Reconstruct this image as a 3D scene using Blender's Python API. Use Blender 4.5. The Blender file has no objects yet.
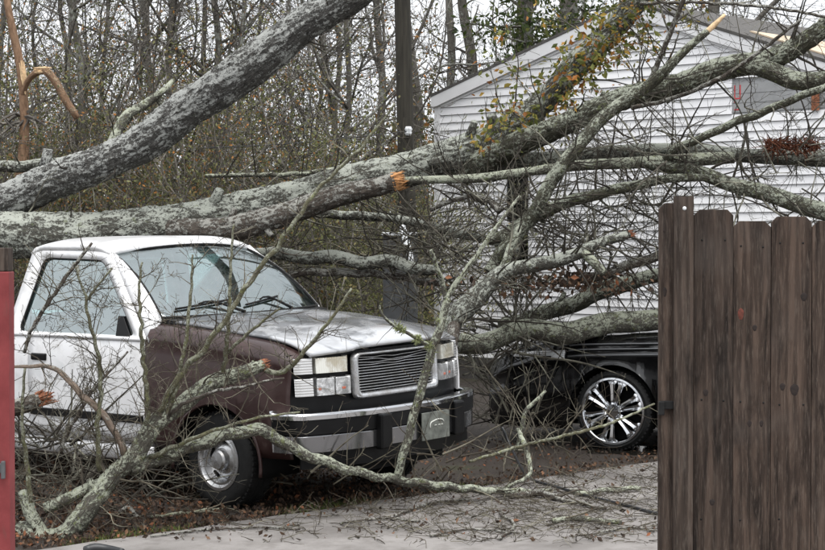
import bpy, math, random
import numpy as np
from mathutils import Vector, Matrix

# ------------------------------------------------------------------ camera, sky, light
scene = bpy.context.scene
COL = scene.collection
F, EYE, HOR = 1800.0, 1.80, 240.0          # focal length in photo pixels (825 wide), eye height, horizon row

cam_d = bpy.data.cameras.new('camera')
cam = bpy.data.objects.new('camera', cam_d)
COL.objects.link(cam)
scene.camera = cam
cam_d.sensor_width = 36.0
cam_d.lens = F / 825.0 * 36.0
cam_d.clip_start = 0.1
cam_d.clip_end = 2000.0
cam.location = (0, 0, EYE)
cam.rotation_euler = (math.radians(90) - math.atan((275 - HOR) / F), 0, 0)

SUN_EL, SUN_ROT = math.radians(68), math.radians(200)
world = bpy.data.worlds.new('World')
scene.world = world
world.use_nodes = True
wn = world.node_tree
bg = wn.nodes['Background']
sky = wn.nodes.new('ShaderNodeTexSky')
sky.sky_type = 'NISHITA'
sky.sun_disc = False
sky.sun_elevation = SUN_EL
sky.sun_rotation = SUN_ROT
sky.air_density = 2.0
sky.dust_density = 8.0
hs = wn.nodes.new('ShaderNodeHueSaturation')      # cloud cover: the blue is gone
hs.inputs['Saturation'].default_value = 0.10
wn.links.new(sky.outputs[0], hs.inputs['Color'])
cl = wn.nodes.new('ShaderNodeMix')
cl.data_type = 'RGBA'
cl.inputs[0].default_value = 0.65
cl.inputs[7].default_value = (13.2, 13.6, 14.2, 1)
wn.links.new(hs.outputs[0], cl.inputs[6])
wn.links.new(cl.outputs[2], bg.inputs['Color'])
bg.inputs['Strength'].default_value = 0.064

sun_d = bpy.data.lights.new('sun', 'SUN')
sun_d.energy = 1.5
sun_d.angle = math.radians(50)
sun_d.color = (1.0, 0.98, 0.95)
sun = bpy.data.objects.new('sun', sun_d)
COL.objects.link(sun)
sun.rotation_euler = (math.radians(90) - SUN_EL, 0, math.radians(25))

scene.render.engine = 'CYCLES'
scene.cycles.max_bounces = 8
scene.cycles.transparent_max_bounces = 12
vs = scene.view_settings
vs.view_transform = 'Standard'
vs.look = 'None'
vs.exposure = 0.92
vs.gamma = 1.0

# ------------------------------------------------------------------ helpers
RS = np.random.RandomState


def W(px, py, d):
    """photo pixel + distance from the camera plane -> world point"""
    return np.array([(px - 412.5) / F * d, d, EYE - (py - HOR) / F * d])


def G(px, py, z=0.0):
    d = F * (EYE - z) / (py - HOR)
    return np.array([(px - 412.5) / F * d, d, z])


def catmull(ctrl, step):
    """ctrl (n,4) xyz+radius -> densely resampled"""
    c = np.asarray(ctrl, float)
    c = np.vstack([2 * c[0] - c[1], c, 2 * c[-1] - c[-2]])
    out = []
    for i in range(1, len(c) - 2):
        p0, p1, p2, p3 = c[i - 1], c[i], c[i + 1], c[i + 2]
        n = max(2, int(np.linalg.norm(p2[:3] - p1[:3]) / step))
        t = np.linspace(0, 1, n, endpoint=False)[:, None]
        out.append(0.5 * ((2 * p1) + (-p0 + p2) * t + (2 * p0 - 5 * p1 + 4 * p2 - p3) * t ** 2 + (-p0 + 3 * p1 - 3 * p2 + p3) * t ** 3))
    out.append(c[-2][None])
    r = np.vstack(out)
    r[:, 3] = np.maximum(r[:, 3], 0.001)
    return r


class MB:
    """collects geometry for ONE mesh object"""

    def __init__(self):
        self.v, self.q, self.t, self.n, self.bk = [], [], [], 0, []
        self.poly = []

    def add(self, v, quads=None, tris=None, bk=None):
        v = np.asarray(v, float).reshape(-1, 3)
        if quads is not None and len(quads):
            self.q.append(np.asarray(quads, int) + self.n)
        if tris is not None and len(tris):
            self.t.append(np.asarray(tris, int) + self.n)
        self.v.append(v)
        self.bk.append(v if bk is None else bk)
        self.n += len(v)
        return self

    def ngon(self, v, polys):
        v = np.asarray(v, float).reshape(-1, 3)
        for p in polys:
            self.poly.append([i + self.n for i in p])
        self.v.append(v)
        self.bk.append(v)
        self.n += len(v)
        return self

    def box(self, c, s, rot=None, taper=None):
        x, y, z = s[0] / 2, s[1] / 2, s[2] / 2
        v = np.array([[-x, -y, -z], [x, -y, -z], [x, y, -z], [-x, y, -z], [-x, -y, z], [x, -y, z], [x, y, z], [-x, y, z]])
        if rot is not None:
            v = v @ np.array(rot).T
        return self.add(v + np.array(c), [[0, 3, 2, 1], [4, 5, 6, 7], [0, 1, 5, 4], [1, 2, 6, 5], [2, 3, 7, 6], [3, 0, 4, 7]])

    def hexa(self, v):
        return self.add(v, [[0, 3, 2, 1], [4, 5, 6, 7], [0, 1, 5, 4], [1, 2, 6, 5], [2, 3, 7, 6], [3, 0, 4, 7]])

    def grid(self, P, flip=False, close=False):
        """P (a,b,3)"""
        P = np.asarray(P, float)
        a, b = P.shape[:2]
        I = np.arange(a * b).reshape(a, b)
        if close:
            I = np.hstack([I, I[:, :1]])
        q = np.stack([I[:-1, :-1], I[:-1, 1:], I[1:, 1:], I[1:, :-1]], -1).reshape(-1, 4)
        if flip:
            q = q[:, ::-1]
        return self.add(P.reshape(-1, 3), q)

    def tube(self, c, sides=12, rng=None, rough=0.0, lump=0.0, caps=True, phase=0.0, ridge=0.0):
        """c (n,4) path with radius; parallel transported; bark coordinates stored"""
        c = np.asarray(c, float)
        p, r = c[:, :3], c[:, 3]
        n = len(p)
        T = np.gradient(p, axis=0)
        T /= np.linalg.norm(T, axis=1)[:, None] + 1e-12
        u = np.cross(T[0], [0.31, 0.17, 0.93])
        if np.linalg.norm(u) < 1e-3:
            u = np.cross(T[0], [1, 0, 0])
        u /= np.linalg.norm(u)
        U = np.zeros((n, 3))
        for i in range(n):
            u = u - T[i] * u.dot(T[i])
            u /= np.linalg.norm(u) + 1e-12
            U[i] = u
        V = np.cross(T, U)
        a = np.linspace(0, 2 * math.pi, sides, endpoint=False) + phase
        L = np.concatenate([[0], np.cumsum(np.linalg.norm(np.diff(p, axis=0), axis=1))])
        R = np.repeat(r[:, None], sides, 1)
        if rng is not None and (rough or lump):
            if rough:
                R = R * (1 + rough * rng.randn(n, sides))
            if lump:
                s = np.zeros((n, sides))
                for k in range(5):
                    f1, m, ph, am = rng.uniform(1.5, 9), rng.randint(0, 4), rng.uniform(0, 6.3), rng.uniform(0.4, 1)
                    s += am * np.sin(L[:, None] * f1 + m * a[None] + ph)
                R = R * (1 + lump * s / 2.2)
            if ridge:
                s = np.zeros((n, sides))
                for k in range(4):
                    mm, ph, f1, f2 = rng.randint(5, 12), rng.uniform(0, 6.3), rng.uniform(2, 7), rng.uniform(5, 16)
                    s += np.abs(np.sin(mm * a[None] / 1.0 + ph + 1.1 * np.sin(L[:, None] * f1 + ph) + 0.5 * np.sin(L[:, None] * f2)))
                R = R + ridge * (s / 4 - 0.65) * 2 + ridge * 0.5 * rng.randn(n, sides)
        vv = p[:, None] + R[..., None] * (np.cos(a)[None, :, None] * U[:, None] + np.sin(a)[None, :, None] * V[:, None])
        bk = np.stack([np.cos(a)[None] * r[:, None], np.sin(a)[None] * r[:, None], np.repeat(L[:, None], sides, 1)], -1).reshape(-1, 3)
        if rng is not None:
            bk = bk + rng.uniform(-50, 50, 3)
        I = np.arange(n * sides).reshape(n, sides)
        J = np.hstack([I, I[:, :1]])
        q = np.stack([J[:-1, :-1], J[:-1, 1:], J[1:, 1:], J[1:, :-1]], -1).reshape(-1, 4)
        self.add(vv.reshape(-1, 3), q, bk=bk)
        if caps:
            self.poly.append(list(I[0][::-1] + self.n - n * sides))
            self.poly.append(list(I[-1] + self.n - n * sides))
        return self

    def twig(self, p, r, sides=3):
        """cheap tube with a fixed frame"""
        n = len(p)
        d = p[-1] - p[0]
        d = d / (np.linalg.norm(d) + 1e-9)
        u = np.cross(d, (0.3, 0.2, 0.93))
        u /= np.linalg.norm(u) + 1e-9
        w = np.cross(d, u)
        a = np.linspace(0, 2 * math.pi, sides, endpoint=False)
        o = np.cos(a)[:, None] * u + np.sin(a)[:, None] * w
        v = p[:, None] + r[:, None, None] * o[None]
        key = (n, sides)
        if key not in _TQ:
            I = np.arange(n * sides).reshape(n, sides)
            J = np.hstack([I, I[:, :1]])
            _TQ[key] = np.stack([J[:-1, :-1], J[:-1, 1:], J[1:, 1:], J[1:, :-1]], -1).reshape(-1, 4)
        return self.add(v.reshape(-1, 3), _TQ[key])

    def lathe(self, prof, n=32, axis='y', c=(0, 0, 0), a0=0.0):
        """prof list of (radius, offset along axis)"""
        pr = np.asarray(prof, float)
        a = np.linspace(0, 2 * math.pi, n, endpoint=False) + a0
        P = np.zeros((len(pr), n, 3))
        if axis == 'y':
            P[..., 0] = pr[:, 0][:, None] * np.cos(a)
            P[..., 2] = pr[:, 0][:, None] * np.sin(a)
            P[..., 1] = pr[:, 1][:, None]
        elif axis == 'z':
            P[..., 0] = pr[:, 0][:, None] * np.cos(a)
            P[..., 1] = pr[:, 0][:, None] * np.sin(a)
            P[..., 2] = pr[:, 1][:, None]
        return self.grid(P + np.array(c), close=True)

    def build(self, name, mat, parent=None, smooth=True, bark=False, solid=0, offset=-1, bevel=0, kind=None, subdiv=0, sharp=None):
        me = bpy.data.meshes.new(name)
        v = np.vstack(self.v) if self.v else np.zeros((0, 3))
        loops, starts, tot = [], [], 0
        for arr, k in ((self.q, 4), (self.t, 3)):
            if arr:
                f = np.vstack(arr)
                loops.append(f.ravel())
                starts.append(tot + np.arange(len(f)) * k)
                tot += f.size
        for p in self.poly:
            loops.append(np.array(p))
            starts.append(np.array([tot]))
            tot += len(p)
        me.vertices.add(len(v))
        me.vertices.foreach_set('co', v.ravel())
        lo = np.concatenate(loops).astype(np.int32)
        st = np.concatenate(starts).astype(np.int32)
        me.loops.add(len(lo))
        me.loops.foreach_set('vertex_index', lo)
        me.polygons.add(len(st))
        me.polygons.foreach_set('loop_start', st)
        me.update(calc_edges=True)
        if bark:
            at = me.attributes.new('bk', 'FLOAT_VECTOR', 'POINT')
            at.data.foreach_set('vector', np.vstack(self.bk).ravel())
        if smooth:
            me.polygons.foreach_set('use_smooth', np.ones(len(st), bool))
            if sharp:
                try:
                    me.set_sharp_from_angle(angle=math.radians(sharp))
                except Exception:
                    pass
        else:
            me.polygons.foreach_set('use_smooth', np.zeros(len(st), bool))
        for m in (mat if isinstance(mat, (list, tuple)) else [mat]):
            me.materials.append(m)
        o = bpy.data.objects.new(name, me)
        COL.objects.link(o)
        if parent is not None:
            o.parent = parent
        if solid:
            s = o.modifiers.new('solid', 'SOLIDIFY')
            s.thickness = solid
            s.offset = offset
        if bevel:
            b = o.modifiers.new('bevel', 'BEVEL')
            b.width = bevel
            b.segments = 2
            b.limit_method = 'ANGLE'
            b.angle_limit = math.radians(40)
        if subdiv:
            s = o.modifiers.new('sub', 'SUBSURF')
            s.levels = s.render_levels = subdiv
        if kind:
            o['kind'] = kind
        return o


_TQ = {}


def empty(name, loc=(0, 0, 0), rot=(0, 0, 0)):
    o = bpy.data.objects.new(name, None)
    COL.objects.link(o)
    o.location = loc
    o.rotation_euler = rot
    return o


def tag(o, label, cat, group=None):
    o['label'] = label
    o['category'] = cat
    if group:
        o['group'] = group
    return o


def copy_tree(o, parent=None):
    c = o.copy()
    COL.objects.link(c)
    c.parent = parent
    for ch in o.children:
        copy_tree(ch, c)
    return c


# ------------------------------------------------------------------ materials
class NT:
    def __init__(self, name):
        self.m = bpy.data.materials.new(name)
        self.m.use_nodes = True
        self.t = self.m.node_tree
        self.b = self.t.nodes['Principled BSDF']
        self.out = self.t.nodes['Material Output']

    def n(self, typ, **kw):
        x = self.t.nodes.new(typ)
        for k, v in kw.items():
            setattr(x, k, v)
        return x

    def l(self, a, b):
        self.t.links.new(a, b)

    def coord(self, kind='Object', scale=(1, 1, 1), attr=None):
        if attr:
            s = self.n('ShaderNodeAttribute', attribute_name=attr).outputs['Vector']
        else:
            s = self.n('ShaderNodeTexCoord').outputs[kind]
        mp = self.n('ShaderNodeMapping')
        mp.inputs['Scale'].default_value = scale
        self.l(s, mp.inputs['Vector'])
        return mp.outputs[0]

    def noise(self, vec, scale, detail=4, rough=0.55, dist=0.0):
        x = self.n('ShaderNodeTexNoise')
        x.inputs['Scale'].default_value = scale
        x.inputs['Detail'].default_value = detail
        x.inputs['Roughness'].default_value = rough
        x.inputs['Distortion'].default_value = dist
        self.l(vec, x.inputs['Vector'])
        return x.outputs[0]

    def ramp(self, fac, stops, interp='LINEAR'):
        x = self.n('ShaderNodeValToRGB')
        x.color_ramp.interpolation = interp
        e = x.color_ramp.elements
        while len(e) < len(stops):
            e.new(0.5)
        for el, (p, c) in zip(e, stops):
            el.position = p
            el.color = (c, c, c, 1) if isinstance(c, (int, float)) else (*c, 1)
        self.l(fac, x.inputs[0])
        return x.outputs[0]

    def mix(self, fac, a, b):
        x = self.n('ShaderNodeMix', data_type='RGBA')
        for i, s in ((0, fac), (6, a), (7, b)):
            if hasattr(s, 'is_linked'):
                self.l(s, x.inputs[i])
            elif i == 0:
                x.inputs[0].default_value = s
            else:
                x.inputs[i].default_value = (*s, 1) if len(s) == 3 else s
        return x.outputs[2]

    def math(self, op, a, b=0.0):
        x = self.n('ShaderNodeMath', operation=op)
        for i, s in ((0, a), (1, b)):
            if hasattr(s, 'is_linked'):
                self.l(s, x.inputs[i])
            else:
                x.inputs[i].default_value = s
        return x.outputs[0]

    def bump(self, h, strength=0.4, dist=0.02):
        x = self.n('ShaderNodeBump')
        x.inputs['Strength'].default_value = strength
        x.inputs['Distance'].default_value = dist
        self.l(h, x.inputs['Height'])
        self.l(x.outputs[0], self.b.inputs['Normal'])

    def set(self, **kw):
        for k, v in kw.items():
            s = self.b.inputs[{'color': 'Base Color', 'rough': 'Roughness', 'metal': 'Metallic', 'coat': 'Coat Weight', 'spec': 'Specular IOR Level',
                               'trans': 'Transmission Weight', 'ior': 'IOR', 'coatr': 'Coat Roughness'}[k]]
            if hasattr(v, 'is_linked'):
                self.l(v, s)
            elif isinstance(v, (tuple, list)):
                s.default_value = (*v, 1)
            else:
                s.default_value = v
        return self


def plain(name, color, rough=0.5, metal=0.0, coat=0.0, var=0.15, scale=8.0, bump=0.0, spec=0.5):
    k = NT(name)
    v = k.coord()
    f = k.noise(v, scale, 5, 0.6)
    c = k.mix(k.ramp(f, [(0.3, 0.0), (0.7, 1.0)]), tuple(x * (1 - var) for x in color), tuple(min(1, x * (1 + var)) for x in color))
    k.set(color=c, rough=rough, metal=metal, coat=coat, spec=spec)
    if bump:
        k.bump(k.noise(v, scale * 6, 4), bump, 0.01)
    return k.m


def bark(name, dark, light, lichen, lich_amt, moss, moss_amt, scale=1.0, crack=0.6):
    k = NT(name)
    v = k.coord(attr='bk', scale=(1, 1, 0.28))
    vi = k.coord(attr='bk', scale=(1, 1, 0.8))
    fur = k.noise(v, 34 * scale, 6, 0.65, 0.4)
    c = k.mix(k.ramp(fur, [(0.32, 0.0), (0.68, 1.0)]), dark, light)
    big = k.noise(vi, 2.2 * scale, 4, 0.65, 0.8)
    med = k.noise(vi, 15 * scale, 5, 0.68, 0.3)
    fine = k.noise(vi, 60 * scale, 3, 0.6)
    s = k.math('ADD', k.math('MULTIPLY', big, 0.50), k.math('MULTIPLY', med, 0.50))
    s = k.math('ADD', s, k.math('MULTIPLY', k.math('SUBTRACT', fine, 0.5), 0.22))
    gz = k.n('ShaderNodeSeparateXYZ')                     # lichen favours upper faces; also paints in their top light and dark undersides
    k.l(k.n('ShaderNodeNewGeometry').outputs['True Normal'], gz.inputs[0])
    s = k.math('ADD', s, k.math('MULTIPLY', gz.outputs[2], 0.055))
    th = 0.62 - 0.24 * lich_amt
    lm = k.ramp(s, [(th - 0.022, 0.0), (th + 0.0, 0.5), (th + 0.03, 1.0)])
    lc = k.mix(k.ramp(fine, [(0.3, 0.0), (0.7, 1.0)]), tuple(x * 0.72 for x in lichen), lichen)
    c = k.mix(k.math('MULTIPLY', lm, 0.92), c, lc)
    m2 = k.noise(vi, 7 * scale, 5, 0.7, 0.6)
    tm = 0.70 - 0.26 * moss_amt
    mm = k.ramp(m2, [(tm - 0.02, 0.0), (tm + 0.05, 1.0)])
    c = k.mix(k.math('MULTIPLY', mm, 0.85), c, moss)
    k.set(color=c, rough=0.85, spec=0.3)
    h = k.math('ADD', k.math('MULTIPLY', fur, crack), k.math('ADD', k.math('MULTIPLY', lm, 0.35), k.math('MULTIPLY', med, 0.5)))
    k.bump(h, 0.9, 0.02)
    return k.m


def twigmat(name, a, b, c=None, scale=9):
    k = NT(name)
    r = k.n('ShaderNodeNewGeometry').outputs['Random Per Island']
    st = [(0.0, a), (0.45, b)] + ([(0.8, c)] if c else [])
    col = k.ramp(r, st)
    f = k.noise(k.coord(), scale, 3)
    col = k.mix(k.ramp(f, [(0.35, 0.0), (0.65, 1.0)]), col, tuple(x * 0.55 for x in b))
    k.set(color=col, rough=0.85, spec=0.25)
    return k.m


def leafmat(name, stops, rough=0.7):
    k = NT(name)
    r = k.n('ShaderNodeNewGeometry').outputs['Random Per Island']
    col = k.ramp(r, stops)
    k.set(color=col, rough=rough, spec=0.3)
    tr = k.n('ShaderNodeBsdfTranslucent')
    k.l(col, tr.inputs[0])
    mx = k.n('ShaderNodeMixShader')
    mx.inputs[0].default_value = 0.3
    k.l(k.b.outputs[0], mx.inputs[1])
    k.l(tr.outputs[0], mx.inputs[2])
    k.l(mx.outputs[0], k.out.inputs[0])
    return k.m


def make_paint(name, base, worn, amt, scale=2.0, rough=0.25, dirt=(0.16, 0.14, 0.11), dirt_amt=0.5, coat=0.5):
    k = NT(name)
    v = k.coord()
    a = k.noise(v, scale, 6, 0.62, 0.5)
    t = 0.66 - 0.3 * amt
    f = k.ramp(a, [(t - 0.02, 0.0), (t + 0.03, 1.0)])
    c = k.mix(f, base, worn)
    d = k.noise(v, 5.5, 8, 0.7)
    c = k.mix(k.math('MULTIPLY', k.ramp(d, [(0.45, 0.0), (0.8, 1.0)]), dirt_amt), c, dirt)
    k.set(color=c, rough=k.mix(f, (rough,) * 3, (rough + 0.25,) * 3), coat=coat, spec=0.5)
    k.b.inputs['Coat Roughness'].default_value = 0.12
    k.bump(k.noise(v, 90, 3), 0.02, 0.002)
    return k.m


def make_glass(name, tint, ior=1.55, rough=0.02):
    k = NT(name)
    tr = k.n('ShaderNodeBsdfTransparent')
    tr.inputs[0].default_value = (*tint, 1)
    gl = k.n('ShaderNodeBsdfGlossy')
    v = k.coord()
    d = k.noise(v, 7, 6, 0.7)
    k.l(k.ramp(d, [(0.4, 0.0), (0.8, rough)]), gl.inputs['Roughness'])
    gl.inputs['Color'].default_value = (0.86, 0.95, 0.96, 1)
    fr = k.n('ShaderNodeFresnel')
    fr.inputs[0].default_value = ior
    mx = k.n('ShaderNodeMixShader')
    k.l(fr.outputs[0], mx.inputs[0])
    k.l(tr.outputs[0], mx.inputs[1])
    k.l(gl.outputs[0], mx.inputs[2])
    df = k.n('ShaderNodeBsdfDiffuse')          # film of dust and rain marks
    df.inputs[0].default_value = (0.5, 0.52, 0.53, 1)
    m2 = k.n('ShaderNodeMixShader')
    k.l(k.ramp(d, [(0.45, 0.0), (0.85, 0.10)]), m2.inputs[0])
    k.l(mx.outputs[0], m2.inputs[1])
    k.l(df.outputs[0], m2.inputs[2])
    k.l(m2.outputs[0], k.out.inputs[0])
    return k.m


M = {}
M['bark_grey'] = bark('bark_grey', (0.012, 0.011, 0.010), (0.14, 0.135, 0.125), (0.48, 0.49, 0.465), 0.50, (0.10, 0.11, 0.07), 0.06, 2.7, 0.9)
M['bark_lichen'] = bark('bark_lichen', (0.014, 0.013, 0.011), (0.13, 0.125, 0.105), (0.47, 0.49, 0.43), 0.50, (0.16, 0.18, 0.095), 0.26, 2.9)
M['bark_green'] = bark('bark_green', (0.014, 0.013, 0.010), (0.105, 0.10, 0.072), (0.43, 0.455, 0.37), 0.44, (0.17, 0.19, 0.09), 0.36, 3.1)
M['bark_pale'] = bark('bark_pale', (0.03, 0.027, 0.022), (0.15, 0.14, 0.115), (0.48, 0.505, 0.40), 0.47, (0.20, 0.225, 0.10), 0.40, 3.6)
M['bark_brown'] = bark('bark_brown', (0.02, 0.017, 0.014), (0.125, 0.103, 0.085), (0.36, 0.355, 0.32), 0.42, (0.10, 0.105, 0.06), 0.18, 2.2)
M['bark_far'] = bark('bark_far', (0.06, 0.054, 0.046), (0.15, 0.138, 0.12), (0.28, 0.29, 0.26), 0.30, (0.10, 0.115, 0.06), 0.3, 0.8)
M['bark_peeled'] = bark('bark_peeled', (0.14, 0.10, 0.075), (0.34, 0.27, 0.215), (0.42, 0.39, 0.34), 0.3, (0.12, 0.11, 0.07), 0.1, 2.0)
M['bark_orange'] = bark('bark_orange', (0.13, 0.075, 0.045), (0.32, 0.20, 0.125), (0.36, 0.27, 0.18), 0.25, (0.10, 0.09, 0.05), 0.0, 1.2)
M['bark_stem'] = bark('bark_stem', (0.07, 0.063, 0.04), (0.21, 0.20, 0.125), (0.38, 0.39, 0.30), 0.45, (0.20, 0.21, 0.09), 0.45, 4.0)
M['twig'] = twigmat('twig', (0.022, 0.018, 0.015), (0.07, 0.061, 0.049), (0.22, 0.215, 0.17))
M['twig_fore'] = twigmat('twig_fore', (0.03, 0.024, 0.018), (0.095, 0.08, 0.06), (0.22, 0.205, 0.155))
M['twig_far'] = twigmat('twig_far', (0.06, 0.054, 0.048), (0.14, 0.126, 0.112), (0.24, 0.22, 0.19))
M['splinter'] = plain('splinter', (0.40, 0.20, 0.08), 0.85, var=0.6, scale=40)
M['splinter_red'] = plain('splinter_red', (0.26, 0.10, 0.05), 0.85, var=0.6, scale=40)
M['splinter_pale'] = plain('splinter_pale', (0.62, 0.44, 0.26), 0.8, var=0.35, scale=30)
M['lichen_tuft'] = plain('lichen_tuft', (0.30, 0.33, 0.16), 0.95, var=0.4, scale=60, bump=0.8)
M['leaf_autumn'] = leafmat('leaf_autumn', [(0.0, (0.07, 0.09, 0.025)), (0.5, (0.19, 0.20, 0.055)), (0.72, (0.40, 0.28, 0.06)), (0.9, (0.38, 0.15, 0.035)), (1.0, (0.20, 0.085, 0.03))])
M['leaf_green'] = leafmat('leaf_green', [(0.0, (0.03, 0.05, 0.015)), (0.6, (0.07, 0.10, 0.028)), (1.0, (0.14, 0.15, 0.05))])
M['leaf_thicket'] = leafmat('leaf_thicket', [(0.0, (0.05, 0.058, 0.024)), (0.45, (0.115, 0.122, 0.05)), (0.72, (0.175, 0.155, 0.072)), (0.86, (0.27, 0.15, 0.06)), (0.96, (0.42, 0.18, 0.045))])
M['leaf_olive'] = leafmat('leaf_olive', [(0.0, (0.09, 0.10, 0.04)), (0.5, (0.18, 0.19, 0.08)), (0.85, (0.25, 0.24, 0.11)), (1.0, (0.30, 0.22, 0.09))])
M['leaf_litter'] = leafmat('leaf_litter', [(0.0, (0.025, 0.018, 0.014)), (0.5, (0.075, 0.048, 0.034)), (0.82, (0.15, 0.095, 0.062)), (0.95, (0.25, 0.14, 0.08)), (1.0, (0.34, 0.12, 0.055))])
M['needles'] = leafmat('needles', [(0.0, (0.07, 0.025, 0.014)), (0.6, (0.16, 0.055, 0.03)), (1.0, (0.24, 0.10, 0.05))])
M['grass'] = leafmat('grass', [(0.0, (0.06, 0.09, 0.02)), (0.7, (0.13, 0.17, 0.04)), (1.0, (0.22, 0.22, 0.08))])
M['white_paint'] = make_paint('white_paint', (0.80, 0.80, 0.81), (0.70, 0.71, 0.72), 0.3, 2.5, 0.30, dirt=(0.26, 0.245, 0.21), dirt_amt=0.6)
M['hood_paint'] = make_paint('hood_paint', (0.44, 0.45, 0.47), (0.12, 0.125, 0.135), 0.62, 1.6, 0.18, dirt_amt=0.4, coat=0.9)
M['brown_paint'] = make_paint('brown_paint', (0.030, 0.0125, 0.012), (0.046, 0.022, 0.020), 0.35, 4.0, 0.36, dirt=(0.075, 0.052, 0.044), dirt_amt=0.5, coat=0.15)
M['black_paint'] = make_paint('black_paint', (0.003, 0.003, 0.0035), (0.006, 0.006, 0.007), 0.2, 3.0, 0.08, dirt=(0.04, 0.036, 0.03), dirt_amt=0.12, coat=0.6)
M['black_plastic'] = plain('black_plastic', (0.005, 0.005, 0.0055), 0.36, var=0.4, bump=0.05, spec=0.22)
M['rubber'] = plain('rubber', (0.012, 0.012, 0.012), 0.75, var=0.4, bump=0.15, scale=14, spec=0.25)
M['dark'] = plain('dark', (0.006, 0.006, 0.006), 0.8, var=0.3, spec=0.15)
M['interior'] = plain('interior', (0.035, 0.038, 0.042), 0.7, var=0.3)
M['chrome'] = NT('chrome').set(color=(0.58, 0.59, 0.61), metal=1.0, rough=0.12).m
k = NT('chrome_dirty')
_v = k.coord()
_d = k.noise(_v, 9, 6, 0.7)
k.set(color=k.mix(k.ramp(_d, [(0.4, 0.0), (0.75, 1.0)]), (0.62, 0.63, 0.65), (0.28, 0.26, 0.23)), metal=0.92, rough=k.ramp(_d, [(0.3, 0.16), (0.75, 0.5)]))
M['chrome_dirty'] = k.m
M['chrome_dull'] = NT('chrome_dull').set(color=(0.27, 0.27, 0.28), metal=0.95, rough=0.2).m
M['reflection_grey'] = NT('reflection_grey').set(color=(0.20, 0.205, 0.215), metal=0.6, rough=0.3).m  # tone of the pale reflections put onto the car's sides
M['steel'] = NT('steel').set(color=(0.42, 0.42, 0.43), metal=0.9, rough=0.36).m
M['alloy'] = NT('alloy').set(color=(0.72, 0.72, 0.73), metal=0.9, rough=0.22).m
M['glass'] = make_glass('glass', (0.60, 0.76, 0.76), 4.2)
M['glass_side'] = make_glass('glass_side', (0.60, 0.84, 0.84), 4.6)
M['glass_dark'] = make_glass('glass_dark', (0.10, 0.12, 0.13), 1.6)
k = NT('lens_clear')
_v = k.coord('Object', (1, 1, 1))
wv = k.n('ShaderNodeTexWave', bands_direction='Z')
wv.inputs['Scale'].default_value = 18
k.l(_v, wv.inputs['Vector'])
k.set(color=k.mix(wv.outputs[1], (0.46, 0.46, 0.46), (0.72, 0.72, 0.72)), rough=0.12, spec=0.8, coat=0.8, metal=0.35)
k.bump(wv.outputs[1], 0.3, 0.004)
M['lens_clear'] = k.m
k = NT('lens_lamp')
_v = k.coord()
_n = k.ramp(k.noise(_v, 17, 4, 0.6, 0.8), [(0.38, 0.0), (0.62, 1.0)])
k.set(color=k.mix(_n, (0.30, 0.30, 0.30), (0.78, 0.78, 0.78)), rough=k.mix(_n, (0.30,) * 3, (0.08,) * 3), spec=0.8, coat=1.0, metal=0.55)
k.bump(k.noise(_v, 60, 2), 0.25, 0.004)
M['lens_lamp'] = k.m
k = NT('lens_hazed')
_v = k.coord()
wv = k.n('ShaderNodeTexWave', bands_direction='Y')
wv.inputs['Scale'].default_value = 18
k.l(_v, wv.inputs['Vector'])
_h = k.ramp(k.noise(_v, 8, 5, 0.65), [(0.42, 0.0), (0.62, 1.0)])
k.set(color=k.mix(_h, (0.80, 0.79, 0.72), (0.52, 0.47, 0.36)), rough=k.mix(_h, (0.10,) * 3, (0.35,) * 3), coat=1.0, metal=0.45, spec=0.8)
k.bump(wv.outputs[1], 0.25, 0.004)
M['lens_hazed'] = k.m
M['amber'] = plain('amber', (0.42, 0.10, 0.05), 0.3, coat=0.6)
M['plate'] = plain('plate', (0.17, 0.18, 0.16), 0.5, metal=0.4, var=0.45, scale=16)
M['plate_mark'] = plain('plate_mark', (0.55, 0.56, 0.52), 0.6)
k = NT('siding')
_oi = k.n('ShaderNodeObjectInfo').outputs['Random']
_v = k.coord('Object', (1, 1, 0.25))
_c = k.mix(_oi, (0.80, 0.80, 0.82), (0.88, 0.88, 0.89))
_c = k.mix(k.math('MULTIPLY', k.ramp(k.noise(_v, 2.5, 7, 0.7), [(0.52, 0.0), (0.78, 1.0)]), 0.35), _c, (0.56, 0.57, 0.54))
k.set(color=_c, rough=0.55)
M['siding'] = k.m
M['trim_white'] = plain('trim_white', (0.76, 0.76, 0.77), 0.5, var=0.05, scale=2)
M['sheathing'] = plain('sheathing', (0.33, 0.335, 0.34), 0.8, var=0.15, scale=6)
M['foundation'] = plain('foundation', (0.09, 0.085, 0.08), 0.9, var=0.3, scale=5, bump=0.3)
M['red_tape'] = plain('red_tape', (0.55, 0.05, 0.06), 0.6)
M['shingle'] = plain('shingle', (0.09, 0.085, 0.08), 0.9, var=0.35, scale=20, bump=0.5)
M['plywood'] = plain('plywood', (0.56, 0.45, 0.33), 0.8, var=0.12, scale=4)
M['galv'] = plain('galv', (0.12, 0.125, 0.13), 0.55, metal=0.4, var=0.2, scale=10)
M['white_plastic'] = plain('white_plastic', (0.72, 0.74, 0.76), 0.5, var=0.06)
M['cable'] = plain('cable', (0.02, 0.021, 0.023), 0.4, var=0.2)

k = NT('pole_wood')
_v = k.coord('Object', (1, 1, 0.06))
_n = k.noise(_v, 40, 6, 0.65)
k.set(color=k.mix(k.ramp(_n, [(0.3, 0.0), (0.7, 1.0)]), (0.014, 0.012, 0.009), (0.046, 0.041, 0.030)), rough=0.9)
k.bump(_n, 0.6, 0.01)
M['pole_wood'] = k.m

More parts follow.
